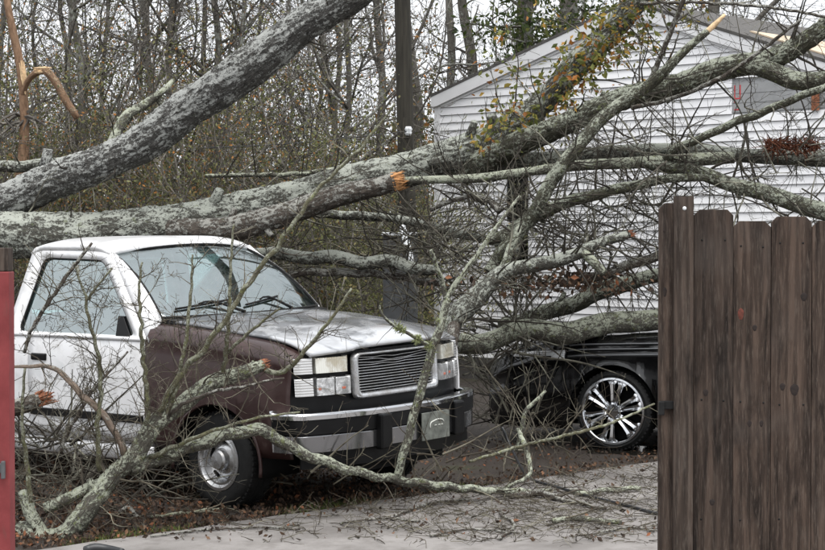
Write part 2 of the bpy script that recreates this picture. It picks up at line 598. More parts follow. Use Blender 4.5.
k = NT('fence_wood')
oi = k.n('ShaderNodeObjectInfo')
_v0 = k.n('ShaderNodeTexCoord').outputs['Object']
sep = k.n('ShaderNodeVectorMath', operation='ADD')
k.l(_v0, sep.inputs[0])
sc_ = k.n('ShaderNodeVectorMath', operation='SCALE')
cx_ = k.n('ShaderNodeCombineXYZ')
k.l(oi.outputs['Random'], cx_.inputs[0])
k.l(oi.outputs['Random'], cx_.inputs[2])
k.l(cx_.outputs[0], sc_.inputs[0])
sc_.inputs['Scale'].default_value = 37.0
k.l(sc_.outputs[0], sep.inputs[1])
mp = k.n('ShaderNodeMapping')
mp.inputs['Scale'].default_value = (1, 1, 0.09)
k.l(sep.outputs[0], mp.inputs[0])
gr = k.noise(mp.outputs[0], 22, 5, 0.6, 1.2)
gf = k.noise(mp.outputs[0], 130, 4, 0.7, 0.2)
wv = k.n('ShaderNodeTexWave', bands_direction='X')
wv.inputs['Scale'].default_value = 9
wv.inputs['Distortion'].default_value = 7
wv.inputs['Detail'].default_value = 3
wv.inputs['Detail Scale'].default_value = 0.9
k.l(mp.outputs[0], wv.inputs['Vector'])
stn = k.noise(sep.outputs[0], 3.2, 4, 0.6)
c = k.mix(k.ramp(gr, [(0.36, 0.0), (0.64, 1.0)]), (0.017, 0.012, 0.0095), (0.092, 0.066, 0.052))
c = k.mix(k.math('MULTIPLY', k.ramp(wv.outputs[1], [(0.4, 0.0), (0.9, 1.0)]), 0.5), c, (0.015, 0.010, 0.008))
c = k.mix(k.math('MULTIPLY', k.ramp(gf, [(0.50, 0.0), (0.72, 1.0)]), 0.6), c, (0.15, 0.122, 0.102))
c = k.mix(k.math('MULTIPLY', k.ramp(stn, [(0.5, 0.0), (0.72, 1.0)]), 0.5), c, (0.085, 0.072, 0.064))
rr = k.n('ShaderNodeMix', data_type='RGBA', blend_type='MULTIPLY')
rr.inputs[0].default_value = 1.0
k.l(c, rr.inputs[6])
k.l(k.ramp(oi.outputs['Random'], [(0.0, (0.80, 0.86, 0.90)), (0.25, (0.98, 1.06, 1.10)), (0.5, (0.78, 0.76, 0.75)), (0.75, (1.15, 1.08, 1.04)), (1.0, (0.92, 0.98, 1.02))]), rr.inputs[7])
k.set(color=rr.outputs[2], rough=0.82, spec=0.25)
k.bump(k.math('ADD', k.math('MULTIPLY', gf, 0.6), k.math('MULTIPLY', wv.outputs[1], 0.5)), 0.5, 0.004)
M['fence_wood'] = k.m
M['knot'] = plain('knot', (0.016, 0.009, 0.007), 0.8, var=0.5, scale=90)
M['knot_red'] = plain('knot_red', (0.11, 0.025, 0.014), 0.7, var=0.5, scale=90)

k = NT('red_paint')
_v = k.coord('Object', (1, 1, 0.25))
_n = k.noise(_v, 30, 6, 0.65)
_n2 = k.noise(k.coord(), 9, 5, 0.6)
c = k.mix(k.ramp(_n2, [(0.35, 0.0), (0.7, 1.0)]), (0.17, 0.020, 0.022), (0.25, 0.040, 0.042))
c = k.mix(k.math('MULTIPLY', k.ramp(_n, [(0.6, 0.0), (0.72, 1.0)]), 0.6), c, (0.14, 0.04, 0.035))
k.set(color=c, rough=0.65)
k.bump(_n, 0.35, 0.004)
M['red_paint'] = k.m

k = NT('ground')
_v = k.coord()
a = k.noise(_v, 1.1, 5, 0.6)
b = k.noise(_v, 26, 6, 0.7)
d = k.noise(_v, 90, 4, 0.7)
c = k.mix(k.ramp(b, [(0.3, 0.0), (0.7, 1.0)]), (0.016, 0.012, 0.010), (0.055, 0.040, 0.030))
c = k.mix(k.math('MULTIPLY', k.ramp(d, [(0.5, 0.0), (0.7, 1.0)]), 0.5), c, (0.09, 0.06, 0.04))
c = k.mix(k.math('MULTIPLY', k.ramp(a, [(0.55, 0.0), (0.7, 1.0)]), 0.4), c, (0.06, 0.075, 0.025))
k.set(color=c, rough=k.ramp(a, [(0.3, 0.45), (0.7, 0.9)]))
k.bump(k.math('ADD', b, d), 0.8, 0.03)
M['ground'] = k.m

k = NT('concrete')
_v = k.coord()
a = k.noise(_v, 0.9, 6, 0.62, 0.4)
b = k.noise(_v, 7, 6, 0.7)
d = k.noise(_v, 160, 3, 0.7)
c = k.mix(k.ramp(a, [(0.35, 0.0), (0.68, 1.0)]), (0.17, 0.157, 0.148), (0.32, 0.30, 0.287))
c = k.mix(k.math('MULTIPLY', k.ramp(b, [(0.46, 0.0), (0.7, 1.0)]), 0.6), c, (0.12, 0.106, 0.094))
c = k.mix(k.math('MULTIPLY', k.ramp(d, [(0.55, 0.0), (0.72, 1.0)]), 0.5), c, (0.15, 0.135, 0.12))
k.set(color=c, rough=k.ramp(a, [(0.35, 0.55), (0.6, 0.85)]), spec=0.4)
k.bump(k.math('ADD', k.math('MULTIPLY', d, 0.5), b), 0.25, 0.006)
M['concrete'] = k.m
k = NT('puddle')
k.set(color=(0.02, 0.018, 0.015), rough=0.06, spec=0.6)
k.bump(k.noise(k.coord(), 6, 3), 0.03, 0.01)
M['puddle'] = k.m

# ------------------------------------------------------------------ the setting: ground, drive, puddle
EDGE0, EDIR = np.array([-1.71, 10.66]), np.array([0.703, 0.711])
ENRM = np.array([0.711, -0.703])


def edge_side(x, y):
    """signed distance; >0 on the concrete"""
    return (x - EDGE0[0]) * ENRM[0] + (y - EDGE0[1]) * ENRM[1]


mb = MB()
n = 61
xs = np.sign(np.linspace(-1, 1, n)) * np.abs(np.linspace(-1, 1, n)) ** 3 * 500
ys = np.sign(np.linspace(-1, 1, n)) * np.abs(np.linspace(-1, 1, n)) ** 3 * 500 + 16
XX, YY = np.meshgrid(xs, ys, indexing='ij')
mb.grid(np.stack([XX, YY, np.full_like(XX, 0.0)], -1))
g = mb.build('ground', M['ground'])
g['kind'] = 'structure'

mb = MB()
rng = RS(3)
S = np.linspace(-9, 9, 160)
wob = np.array([0.012 * math.sin(s * 5.1) + 0.01 * math.sin(s * 13.7 + 1) + rng.uniform(-0.008, 0.008) for s in S])
top = [EDGE0 + EDIR * s + ENRM * w for s, w in zip(S, wob)]
rows = []
for off, z in ((0, -0.05), (0.0, 0.022), (0.018, 0.035), (3.0, 0.035), (11.0, 0.035)):
    rows.append([[p[0] + ENRM[0] * off, p[1] + ENRM[1] * off, z] for p in top])
mb.grid(rows, flip=True)
o = mb.build('driveway', M['concrete'])
o['kind'] = 'structure'
ZC = 0.035

mb = MB()
rng = RS(8)
a = np.linspace(0, 2 * math.pi, 60, endpoint=False)
pc = G(628, 452)
rad = 1 + 0.15 * np.sin(3 * a + 1) + 0.1 * np.sin(7 * a) + 0.05 * np.sin(13 * a)
ring = np.stack([pc[0] + 0.15 + 0.62 * rad * np.cos(a), pc[1] + 0.10 + 0.32 * rad * np.sin(a), np.full(60, 0.004)], -1)
mb.ngon(ring, [list(range(60))])
o = mb.build('puddle', M['puddle'])
o['kind'] = 'structure'


# ------------------------------------------------------------------ wood builders
def unit(v):
    return v / (np.linalg.norm(v) + 1e-12)


def grow(mb, p, d, L, r, lvl, rng, wig=0.22, up=0.0, kids=(3, 6), sides=3, seg=0.09, ratio=0.5, leaves=None, spread=(0.5, 1.2), rmin=0.0012):
    n = max(4, min(14, int(L / seg)))
    P = np.zeros((n + 1, 3))
    P[0] = p
    dd = unit(d)
    st = L / n
    for i in range(n):
        dd = unit(dd + rng.randn(3) * wig + np.array([0, 0, up]))
        P[i + 1] = P[i] + dd * st
    R = np.maximum(np.linspace(r, r * 0.3, n + 1), rmin)
    mb.twig(P, R, sides if r > 0.006 else 3)
    if leaves is not None and lvl <= 1:
        for i in range(2, n + 1):
            leaves.append(P[i])
    if lvl <= 0:
        return
    for kk in range(rng.randint(kids[0], kids[1] + 1)):
        t = rng.uniform(0.15, 0.97)
        i = min(n - 1, int(t * n))
        ax = unit(P[i + 1] - P[i])
        side = unit(np.cross(ax, rng.randn(3)))
        an = rng.uniform(*spread)
        nd = ax * math.cos(an) + side * math.sin(an)
        grow(mb, P[i] + (P[i + 1] - P[i]) * rng.rand(), nd, L * ratio * rng.uniform(0.55, 1.15) * (1.1 - 0.5 * t), max(rmin, R[i] * 0.62), lvl - 1, rng, wig, up, kids, sides, seg, ratio, leaves, spread, rmin)


def leaf_quads(mb, C, size, rng, droop=0.0, aspect=0.55):
    C = np.asarray(C, float)
    n = len(C)
    if n == 0:
        return
    u = rng.randn(n, 3)
    u[:, 2] -= droop
    u /= np.linalg.norm(u, axis=1)[:, None]
    w = np.cross(u, rng.randn(n, 3))
    w /= np.linalg.norm(w, axis=1)[:, None] + 1e-9
    s = (size * rng.uniform(0.55, 1.35, n))[:, None]
    nn = np.cross(u, w)
    v = np.stack([C, C + u * s * 0.5 + w * s * aspect * 0.5 + nn * s * 0.08, C + u * s, C + u * s * 0.5 - w * s * aspect * 0.5 + nn * s * 0.08], 1)
    I = np.arange(n * 4).reshape(n, 4)
    mb.add(v.reshape(-1, 3), I)


def limb_path(pts, step=None):
    """pts: (px, py, depth, diameter px) -> resampled world path with radius"""
    c = []
    for px, py, d, dia in pts:
        w = W(px, py, d)
        c.append([*w, dia * d / F / 2])
    r = np.mean([q[3] for q in c])
    return catmull(c, step or max(0.03, r * 0.55))


def jitter_path(P, rng, amt):
    n = len(P)
    L = np.concatenate([[0], np.cumsum(np.linalg.norm(np.diff(P[:, :3], axis=0), axis=1))]) / (0.55 * P[:, 3].mean())
    Q = P.copy()
    for ax in range(3):
        s = sum(rng.uniform(0.3, 1) * np.sin(L * rng.uniform(0.05, 0.5) + rng.uniform(0, 6.3)) for _ in range(3))
        Q[:, ax] += s * amt * P[:, 3]
    return Q


def limb(parent, name, pts, mat, seed, sides=14, lump=0.07, rough=0.012, wob=0.10, knots=0, ridge=0.0, step=None):
    rng = RS(seed)
    P = jitter_path(limb_path(pts, step), rng, wob)
    mb = MB()
    mb.tube(P, sides, rng, rough, lump, ridge=ridge)
    for _ in range(knots):
        i = rng.randint(2, len(P) - 2)
        ax = unit(P[i + 1, :3] - P[i - 1, :3])
        sd = unit(np.cross(ax, rng.randn(3)))
        r = P[i, 3]
        q = P[i, :3] + sd * r * 0.75
        e = q + (sd * 0.8 + ax * 0.5) * r * rng.uniform(0.5, 1.3)
        rr = r * rng.uniform(0.22, 0.4)
        mb.tube(np.array([[*q, rr * 1.3], [*((q + e) / 2), rr], [*e, rr * 0.8]]), 8, rng, 0.05, 0)
    o = mb.build(name, mat, parent, bark=True)
    return o, P


def broken_end(parent, P, at_end, mat, rng, n=26, length=1.6):
    i, j = (-1, -3) if at_end else (0, 2)
    p, d, r = P[i, :3], unit(P[i, :3] - P[j, :3]), P[i, 3]
    u = unit(np.cross(d, (0.2, 0.3, 0.9)))
    w = np.cross(d, u)
    mb = MB()
    for _ in range(n):
        a, q = rng.uniform(0, 6.3), r * math.sqrt(rng.uniform(0, 0.9))
        b = p + (u * math.cos(a) + w * math.sin(a)) * q - d * r * 0.3
        e = b + (d + rng.randn(3) * 0.16) * r * rng.uniform(0.5, length)
        mb.twig(np.array([b, (b + e) / 2, e]), np.array([r * 0.22, r * 0.16, r * 0.02]), 4)
    return mb.build('broken_end', mat, parent, smooth=False)


def twigs_on(mbs, P, rng, n, L, r, lvl, kids=(2, 4), t0=0.05, t1=1.0, bias=(0, 0, 0), leaves=None, up=0.0, wig=0.13, sides=4, seg=0.08, rmin=0.0014):
    for _ in range(n):
        i = int(rng.uniform(t0, t1) * (len(P) - 2))
        ax = unit(P[i + 1, :3] - P[i, :3])
        side = unit(np.cross(ax, rng.randn(3)))
        d = unit(side + ax * rng.uniform(-0.2, 0.9) + np.array(bias))
        grow(mbs, P[i, :3] + side * P[i, 3] * 0.6, d, L * rng.uniform(0.5, 1.3), min(r * rng.uniform(0.6, 1.3), P[i, 3] * 0.6), lvl, rng, wig, up, kids, sides, seg, 0.5, leaves, rmin=rmin)

# ------------------------------------------------------------------ house with lap siding
HC, HU, HN = np.array([0.323, 23.75]), np.array([0.719, -0.695]), np.array([-0.695, -0.719])   # left corner, along the gable wall, outward


def HW(t, z, out=0.0):
    p = HC + HU * t + HN * out
    return [p[0], p[1], z]


APX_T, APX_Z, PL, PR = 3.2, 4.66, 0.29, 0.335
WID = 6.5


def roof_z(t):
    return APX_Z - PL * (APX_T - t) if t < APX_T else APX_Z - PR * (t - APX_T)


house = empty('house', (0, 0, 0))
tag(house, 'small white house with lap siding and gable end behind the fallen tree', 'house')
wall = MB()
pts = [(0, 0.25), (WID, 0.25), (WID, roof_z(WID) - 0.1), (APX_T, APX_Z - 0.1), (0, roof_z(0) - 0.1)]
front = [HW(t, z, 0.0) for t, z in pts]
back = [HW(t, z, -7.5) for t, z in pts]
nP = len(pts)
wall.ngon(front + back, [list(range(nP)), list(range(2 * nP - 1, nP - 1, -1))] + [[i, i + nP, (i + 1) % nP + nP, (i + 1) % nP] for i in range(nP)])
wall_o = wall.build('wall', M['sheathing'], house, smooth=False)
fo = MB()
for a, b in ((0.0, WID),):
    fo.hexa([HW(a - 0.02, -0.1, 0.03), HW(b + 0.02, -0.1, 0.03), HW(b + 0.02, -0.1, -7.5), HW(a - 0.02, -0.1, -7.5),
             HW(a - 0.02, 0.27, 0.03), HW(b + 0.02, 0.27, 0.03), HW(b + 0.02, 0.27, -7.5), HW(a - 0.02, 0.27, -7.5)])
fo.build('foundation', M['foundation'], house, smooth=False)
EXPO = 0.1016
WIN = (1.18, 1.66, 1.35, 2.68)
PATCH = (4.62, 5.85, 3.25, 3.57)
z = 0.28
ci = 0
while z < APX_Z - 0.14:
    z1 = min(z + EXPO, 9)
    lo_t, hi_t = 0.075, WID - 0.075
    zt = z1 + 0.1
    if zt > roof_z(0):
        lo_t = max(lo_t, APX_T - (APX_Z - zt) / PL)
    if zt > roof_z(WID):
        hi_t = min(hi_t, APX_T + (APX_Z - zt) / PR)
    spans = [(lo_t, hi_t)]
    for (a, b, c0, c1) in (WIN, PATCH):
        if z1 > c0 and z < c1:
            nsp = []
            for s, e in spans:
                if s < a - 0.01:
                    nsp.append((s, min(e, a)))
                if e > b + 0.01:
                    nsp.append((max(s, b), e))
            spans = nsp
    srng = RS(3000 + ci)
    pieces = []
    for s, e in spans:
        while e - s > 3.2:
            c0 = s + srng.uniform(1.3, 2.6)
            pieces.append((s, c0, 0.0))
            s = c0 + 0.002
        pieces.append((s, e, srng.uniform(-0.002, 0.002)))
    for s, e, wrp in pieces:
        if e - s < 0.05:
            continue
        m = MB()
        zb_ = z + 0.007
        m.hexa([HW(s, zb_, 0.001), HW(e, zb_, 0.001), HW(e, zb_ + wrp, 0.024 + wrp), HW(s, zb_ - wrp, 0.024),
                HW(s, z1, 0.001), HW(e, z1, 0.001), HW(e, z1, 0.006), HW(s, z1, 0.006)])
        m.build('siding_board', M['siding'], wall_o, smooth=False)
    z = z1
    ci += 1
m = MB()
m.hexa([HW(-0.022, 0.27, -0.05), HW(0.075, 0.27, -0.05), HW(0.075, 0.27, 0.032), HW(-0.022, 0.27, 0.032),
        HW(-0.022, roof_z(0) - 0.14, -0.05), HW(0.075, roof_z(0) - 0.10, -0.05), HW(0.075, roof_z(0) - 0.10, 0.032), HW(-0.022, roof_z(0) - 0.14, 0.032)])
m.build('corner_post', M['trim_white'], house, smooth=False)
# roof slabs, rake boards, shingle edge
roof_o = None
for side in (0, 1):
    t_e = -0.05 if side == 0 else WID + 0.05
    m = MB()
    a, b = (t_e, APX_T) if side == 0 else (APX_T, t_e)
    m.hexa([HW(a, roof_z(a) - 0.035, 0.075), HW(b, roof_z(b) - 0.035, 0.075), HW(b, roof_z(b) - 0.035, -7.7), HW(a, roof_z(a) - 0.035, -7.7),
            HW(a, roof_z(a) + 0.0, 0.075), HW(b, roof_z(b) + 0.0, 0.075), HW(b, roof_z(b) + 0.0, -7.7), HW(a, roof_z(a) + 0.0, -7.7)])
    ro = m.build('roof', M['shingle'], house, smooth=False)
    m = MB()
    dz = 0.15
    m.hexa([HW(a, roof_z(a) - 0.037 - dz, 0.068), HW(b, roof_z(b) - 0.037 - dz, 0.068), HW(b, roof_z(b) - 0.037 - dz, 0.045), HW(a, roof_z(a) - 0.037 - dz, 0.045),
            HW(a, roof_z(a) - 0.038, 0.068), HW(b, roof_z(b) - 0.038, 0.068), HW(b, roof_z(b) - 0.038, 0.045), HW(a, roof_z(a) - 0.038, 0.045)])
    m.build('rake_board', M['trim_white'], ro, smooth=False)
    m = MB()
    m.hexa([HW(a, roof_z(a) - 0.12, 0.043), HW(b, roof_z(b) - 0.12, 0.043), HW(b, roof_z(b) - 0.12, 0.0), HW(a, roof_z(a) - 0.12, 0.0),
            HW(a, roof_z(a) - 0.1, 0.043), HW(b, roof_z(b) - 0.1, 0.043), HW(b, roof_z(b) - 0.1, 0.0), HW(a, roof_z(a) - 0.1, 0.0)])
    m.build('soffit', M['trim_white'], ro, smooth=False)
    m = MB()
    aa, bb = (a + 0.1, b) if side == 0 else (a, b - 0.1)
    m.hexa([HW(aa, roof_z(aa) - 0.22, 0.034), HW(bb, roof_z(bb) - 0.22, 0.034), HW(bb, roof_z(bb) - 0.22, 0.018), HW(aa, roof_z(aa) - 0.22, 0.018),
            HW(aa, roof_z(aa) - 0.124, 0.034), HW(bb, roof_z(bb) - 0.124, 0.034), HW(bb, roof_z(bb) - 0.124, 0.018), HW(aa, roof_z(aa) - 0.124, 0.018)])
    m.build('frieze_board', M['trim_white'], house, smooth=False)
# narrow window
wt0, wt1, wz0, wz1 = WIN
w_o = empty('window')
w_o.parent = house
m = MB()
m.hexa([HW(wt0 + 0.05, wz0 + 0.05, 0.012), HW(wt1 - 0.05, wz0 + 0.05, 0.012), HW(wt1 - 0.05, wz0 + 0.05, 0.006), HW(wt0 + 0.05, wz0 + 0.05, 0.006),
        HW(wt0 + 0.05, wz1 - 0.05, 0.012), HW(wt1 - 0.05, wz1 - 0.05, 0.012), HW(wt1 - 0.05, wz1 - 0.05, 0.006), HW(wt0 + 0.05, wz1 - 0.05, 0.006)])
m.build('pane', M['glass_dark'], w_o, smooth=False)
m = MB()
m.hexa([HW(wt0, wz0, 0.004), HW(wt1, wz0, 0.004), HW(wt1, wz0, 0.002), HW(wt0, wz0, 0.002), HW(wt0, wz1, 0.004), HW(wt1, wz1, 0.004), HW(wt1, wz1, 0.002), HW(wt0, wz1, 0.002)])
m.build('dark_backing', M['dark'], w_o, smooth=False)  # flat near-black panel just behind the pane


def hbar(m, a, b, c, d, o0, o1):
    m.hexa([HW(a, c, o1), HW(b, c, o1), HW(b, c, o0), HW(a, c, o0), HW(a, d, o1), HW(b, d, o1), HW(b, d, o0), HW(a, d, o0)])


m = MB()
hbar(m, wt0, wt0 + 0.05, wz0, wz1, 0.0, 0.040)
hbar(m, wt1 - 0.05, wt1, wz0, wz1, 0.0, 0.040)
hbar(m, wt0 + 0.05, wt1 - 0.05, wz1 - 0.05, wz1, 0.0, 0.034)
hbar(m, wt0 + 0.05, wt1 - 0.05, wz0, wz0 + 0.05, 0.0, 0.034)
hbar(m, wt0 + 0.05, wt1 - 0.05, (wz0 + wz1) / 2 - 0.02, (wz0 + wz1) / 2 + 0.02, 0.0, 0.030)
m.build('frame', M['trim_white'], w_o, smooth=False)
# bared strip of grey sheathing boards with red tape
pt0, pt1, pz0, pz1 = PATCH
for i in range(3):
    m = MB()
    h = (pz1 - pz0) / 3
    hbar(m, pt0 + 0.003, pt1 - 0.003, pz0 + i * h, pz0 + (i + 1) * h - 0.006, 0.001, 0.009)
    m.build('bare_sheathing_board', M['sheathing'], wall_o, smooth=False)
m = MB()
for (a, b, c, d) in ((pt0 + 0.03, pt0 + 0.045, 3.36, 3.56), (pt0 + 0.10, pt0 + 0.118, 3.40, 3.56), (pt0 + 0.045, pt0 + 0.10, 3.40, 3.415), (pt0 + 0.03, pt0 + 0.1, 3.275, 3.29)):
    hbar(m, a, b, c, d, 0.0095, 0.012)
m.build('red_tape', M['red_tape'], wall_o, smooth=False)
# brown board hanging
m = MB()
hbar(m, 5.68, 5.77, 3.22, 3.52, 0.03, 0.05)
o = m.build('loose_board', M['splinter_red'], None, smooth=False)
tag(o, 'short rusty brown board stuck on the siding at the far right', 'board')
# bare plywood deck where the shingles are gone
m = MB()
a, b = 4.55, 5.75
m.hexa([HW(a, roof_z(a) + 0.004, -0.45), HW(b, roof_z(b) + 0.004, -0.35), HW(b, roof_z(b) + 0.004, -3.2), HW(a, roof_z(a) + 0.004, -3.2),
        HW(a, roof_z(a) + 0.022, -0.45), HW(b, roof_z(b) + 0.022, -0.35), HW(b, roof_z(b) + 0.022, -3.2), HW(a, roof_z(a) + 0.022, -3.2)])
m.build('plywood_deck', M['plywood'], house, smooth=False)

# ------------------------------------------------------------------ utility pole
pole = empty('utility_pole', tuple(G(405, 240 + F * EYE / 20.0)))
tag(pole, 'dark weathered wooden utility pole beside the left corner of the house', 'pole')
m = MB()
m.tube(np.array([[0.06, 0, -0.1, 0.105], [0.03, 0, 2.0, 0.098], [-0.03, 0, 4.5, 0.09], [-0.12, 0, 8.5, 0.078]]), 20)
m.build('shaft', M['pole_wood'], pole)
m = MB()
m.lathe([(0.0, -0.05), (0.03, -0.05), (0.045, -0.02), (0.03, 0.0), (0.045, 0.02), (0.03, 0.05), (0.0, 0.05)], 14, 'z', (0.04, -0.14, 3.0))
m.build('insulator', M['white_plastic'], pole)
m = MB()
m.tube(catmull([[0.06, -0.16, 3.0, 0.006], [-1.2, -0.3, 2.86, 0.006], [-2.2, -0.4, 2.80, 0.006]], 0.1), 6)
m.build('wire', M['cable'], pole)

# ------------------------------------------------------------------ grey cabinet by the pole
cab = empty('metal_cabinet', (0.0, 0, 0))
tag(cab, 'grey metal cabinet with pale lid half buried in branches by the pole', 'cabinet')
p0 = W(383, 232, 18.6)
m = MB()
m.box((p0[0] + 0.18, 18.75, 0.92), (0.36, 0.3, 1.84))
m.build('housing', M['galv'], cab, smooth=False, bevel=0.01)
m = MB()
m.box((p0[0] + 0.18, 18.74, 1.862), (0.40, 0.34, 0.035))
m.build('lid', M['white_plastic'], cab, smooth=False, bevel=0.006)
m = MB()
m.box((p0[0] + 0.14, 18.595, 1.2), (0.24, 0.008, 1.1))
m.build('door', M['galv'], cab, smooth=False, bevel=0.003)
m = MB()
m.tube(np.array([[*W(402, 226, 18.5), 0.035], [*W(409, 252, 18.3), 0.035], [*W(414, 275, 18.2), 0.03]]), 8)
o = m.build('plastic_strip', M['white_plastic'], None)
tag(o, 'crumpled white plastic strip leaning on the grey cabinet', 'strip')

# ------------------------------------------------------------------ wooden gate on the right
DG = 6.64
gate = empty('wooden_gate', tuple(W(668, HOR, DG) * np.array([1, 1, 0])))
tag(gate, 'weathered brown board gate with dog-eared tops standing open on the right', 'gate')
gx = gate.location.x


def gate_board(px0, px1, py_top, dy, thick, ear, name='board', lean=0.0):
    x0, x1 = (px0 - 412.5) / F * DG - gx, (px1 - 412.5) / F * DG - gx
    zt = EYE - (py_top - HOR) / F * DG
    e = ear
    prof = [(x0, 0.09), (x1, 0.09), (x1, zt - e), (x1 - e, zt), (x0 + e, zt), (x0, zt - e)]
    f = [(x + lean * z, dy, z) for x, z in prof]
    b = [(x + lean * z, dy + thick, z) for x, z in prof]
    n_ = len(prof)
    return MB().ngon(f + b, [list(range(n_)), list(range(2 * n_ - 1, n_ - 1, -1))] + [[i, i + n_, (i + 1) % n_ + n_, (i + 1) % n_] for i in range(n_)]).build(name, M['fence_wood'], gate, smooth=False, bevel=0.002)


gb = []
for a, b, t, lean in ((658.8, 692, 203, 0.0), (693.6, 733.2, 209.5, 0.0004), (733.5, 770.9, 221, 0.0), (771.4, 811.7, 216.5, 0.0003), (812.3, 850, 221, 0.0), (850.8, 889, 214, 0.0), (890, 928, 219, 0.0)):
    gb.append(gate_board(a, b, t, 0.0, 0.018, 0.022, 'board', lean))
gate_board(673, 692.2, 196.5, -0.034, 0.032, 0.001, 'batten')
for zz in (0.45, 1.05, 1.62):
    m = MB()
    m.box((0.47, 0.018 + 0.022, zz), (0.98, 0.038, 0.088))
    m.build('rail', M['fence_wood'], gate, smooth=False, bevel=0.003)


def knot(board, px, py, rx, rz, mat, dy=0.0):
    m = MB()
    x, zz = (px - 412.5) / F * DG - gx, EYE - (py - HOR) / F * DG
    a = np.linspace(0, 2 * math.pi, 16, endpoint=False)
    P = [[[x + s * rx * math.cos(q) * (1 + 0.12 * math.sin(3 * q)), dy - h, zz + s * rz * math.sin(q)] for q in a] for s, h in ((1.0, 0.0002), (0.7, 0.0015), (0.05, 0.0006))]
    m.grid(P, close=True)
    m.build('knot', M[mat], board, smooth=True)


for bi, px, py, rx, rz, mt in ((2, 741, 314, 0.011, 0.022, 'knot_red'), (2, 755, 328, 0.008, 0.012, 'knot'), (0, 665, 292, 0.007, 0.018, 'knot'), (3, 804, 297, 0.012, 0.016, 'knot'), (3, 783, 387, 0.010, 0.014, 'knot'),
                               (3, 795, 390, 0.016, 0.022, 'knot'), (2, 750, 424, 0.008, 0.012, 'knot'), (2, 762, 424, 0.007, 0.012, 'knot'), (1, 706, 393, 0.010, 0.013, 'knot'), (1, 713, 503, 0.010, 0.012, 'knot'), (0, 664, 231, 0.004, 0.004, 'knot')):
    knot(gb[bi], px, py, rx, rz, M and mt)
m = MB()                                     # nail heads
for px, py in ((702, 240), (725, 240), (741, 246), (763, 247), (780, 243), (803, 243), (702, 400), (724, 401), (741, 402), (764, 403), (780, 405), (804, 405), (702, 520), (741, 521), (780, 520)):
    x, zz = (px - 412.5) / F * DG - gx, EYE - (py - HOR) / F * DG
    m.lathe([(0.0005, -0.0022), (0.0035, -0.0018), (0.004, 0.001)], 8, 'y', (x, 0, zz))
o = m.build('nail_heads', M['rubber'], gate)
o['kind'] = 'stuff'
m = MB()
x, zz = (683 - 412.5) / F * DG - gx, EYE - (208.5 - HOR) / F * DG
m.lathe([(0.0005, -0.003), (0.007, -0.002), (0.0075, 0.001)], 12, 'y', (x, -0.034, zz))
m.build('white_button', M['white_plastic'], gate)
m = MB()
m.box(((667 - 412.5) / F * DG - gx, -0.012, EYE - (405 - HOR) / F * DG), (0.048, 0.022, 0.030))
m.box(((661 - 412.5) / F * DG - gx, -0.02, EYE - (408 - HOR) / F * DG), (0.02, 0.03, 0.05))
m.build('latch', M['rubber'], gate, smooth=False, bevel=0.003)

# red gate post at the left edge
post = empty('gate_post', tuple(W(-1.5, HOR, DG) * np.array([1, 1, 0])))
tag(post, 'red painted wooden gate post with bare dark top at the left edge', 'post')
hw = 13.0 / F * DG
zt, zp = EYE - (248 - HOR) / F * DG, EYE - (271.5 - HOR) / F * DG
m = MB()
m.box((-0.02, 0, zp / 2), (hw * 2 + 0.04, 0.09, zp))
m.build('painted_shaft', M['red_paint'], post, smooth=False, bevel=0.004)
m = MB()
m.box((-0.02, 0, (zt + zp) / 2 + 0.001), (hw * 2 + 0.034, 0.084, zt - zp))
m.build('bare_top', M['fence_wood'], post, smooth=False, bevel=0.004)
m = MB()
zl = EYE - (467 - HOR) / F * DG
m.box((0.005, -0.052, zl), (0.055, 0.012, 0.035))
m.box((0.028, -0.062, zl - 0.005), (0.014, 0.02, 0.065))
m.build('latch', M['galv'], post, smooth=False, bevel=0.003)

# ------------------------------------------------------------------ vehicles: shared pieces


def plan_slab(path, z0, z1, inner, lean=0.0, zfun=None):
    """closed band following a plan path (n,2); inner = thickness towards the inside (left of travel)"""
    p = np.asarray(path, float)
    T = np.gradient(p, axis=0)
    T /= np.linalg.norm(T, axis=1)[:, None]
    Nn = np.stack([-T[:, 1], T[:, 0]], 1)
    q = p + Nn * inner
    n_ = len(p)
    m = MB()
    zz0 = np.full(n_, z0)
    zz1 = np.full(n_, z1)
    P = np.zeros((5, n_, 3))
    for i, (pp, zz, dx) in enumerate(((p, zz0, 0), (p, zz1, lean), (q, zz1, lean), (q, zz0, 0), (p, zz0, 0))):
        P[i, :, :2] = pp
        P[i, :, 0] += dx
        P[i, :, 2] = zz
    m.grid(P, flip=True)
    m.poly.append([0, n_, 2 * n_, 3 * n_])
    m.poly.append([4 * n_ - 1, 3 * n_ - 1, 2 * n_ - 1, n_ - 1])
    return m


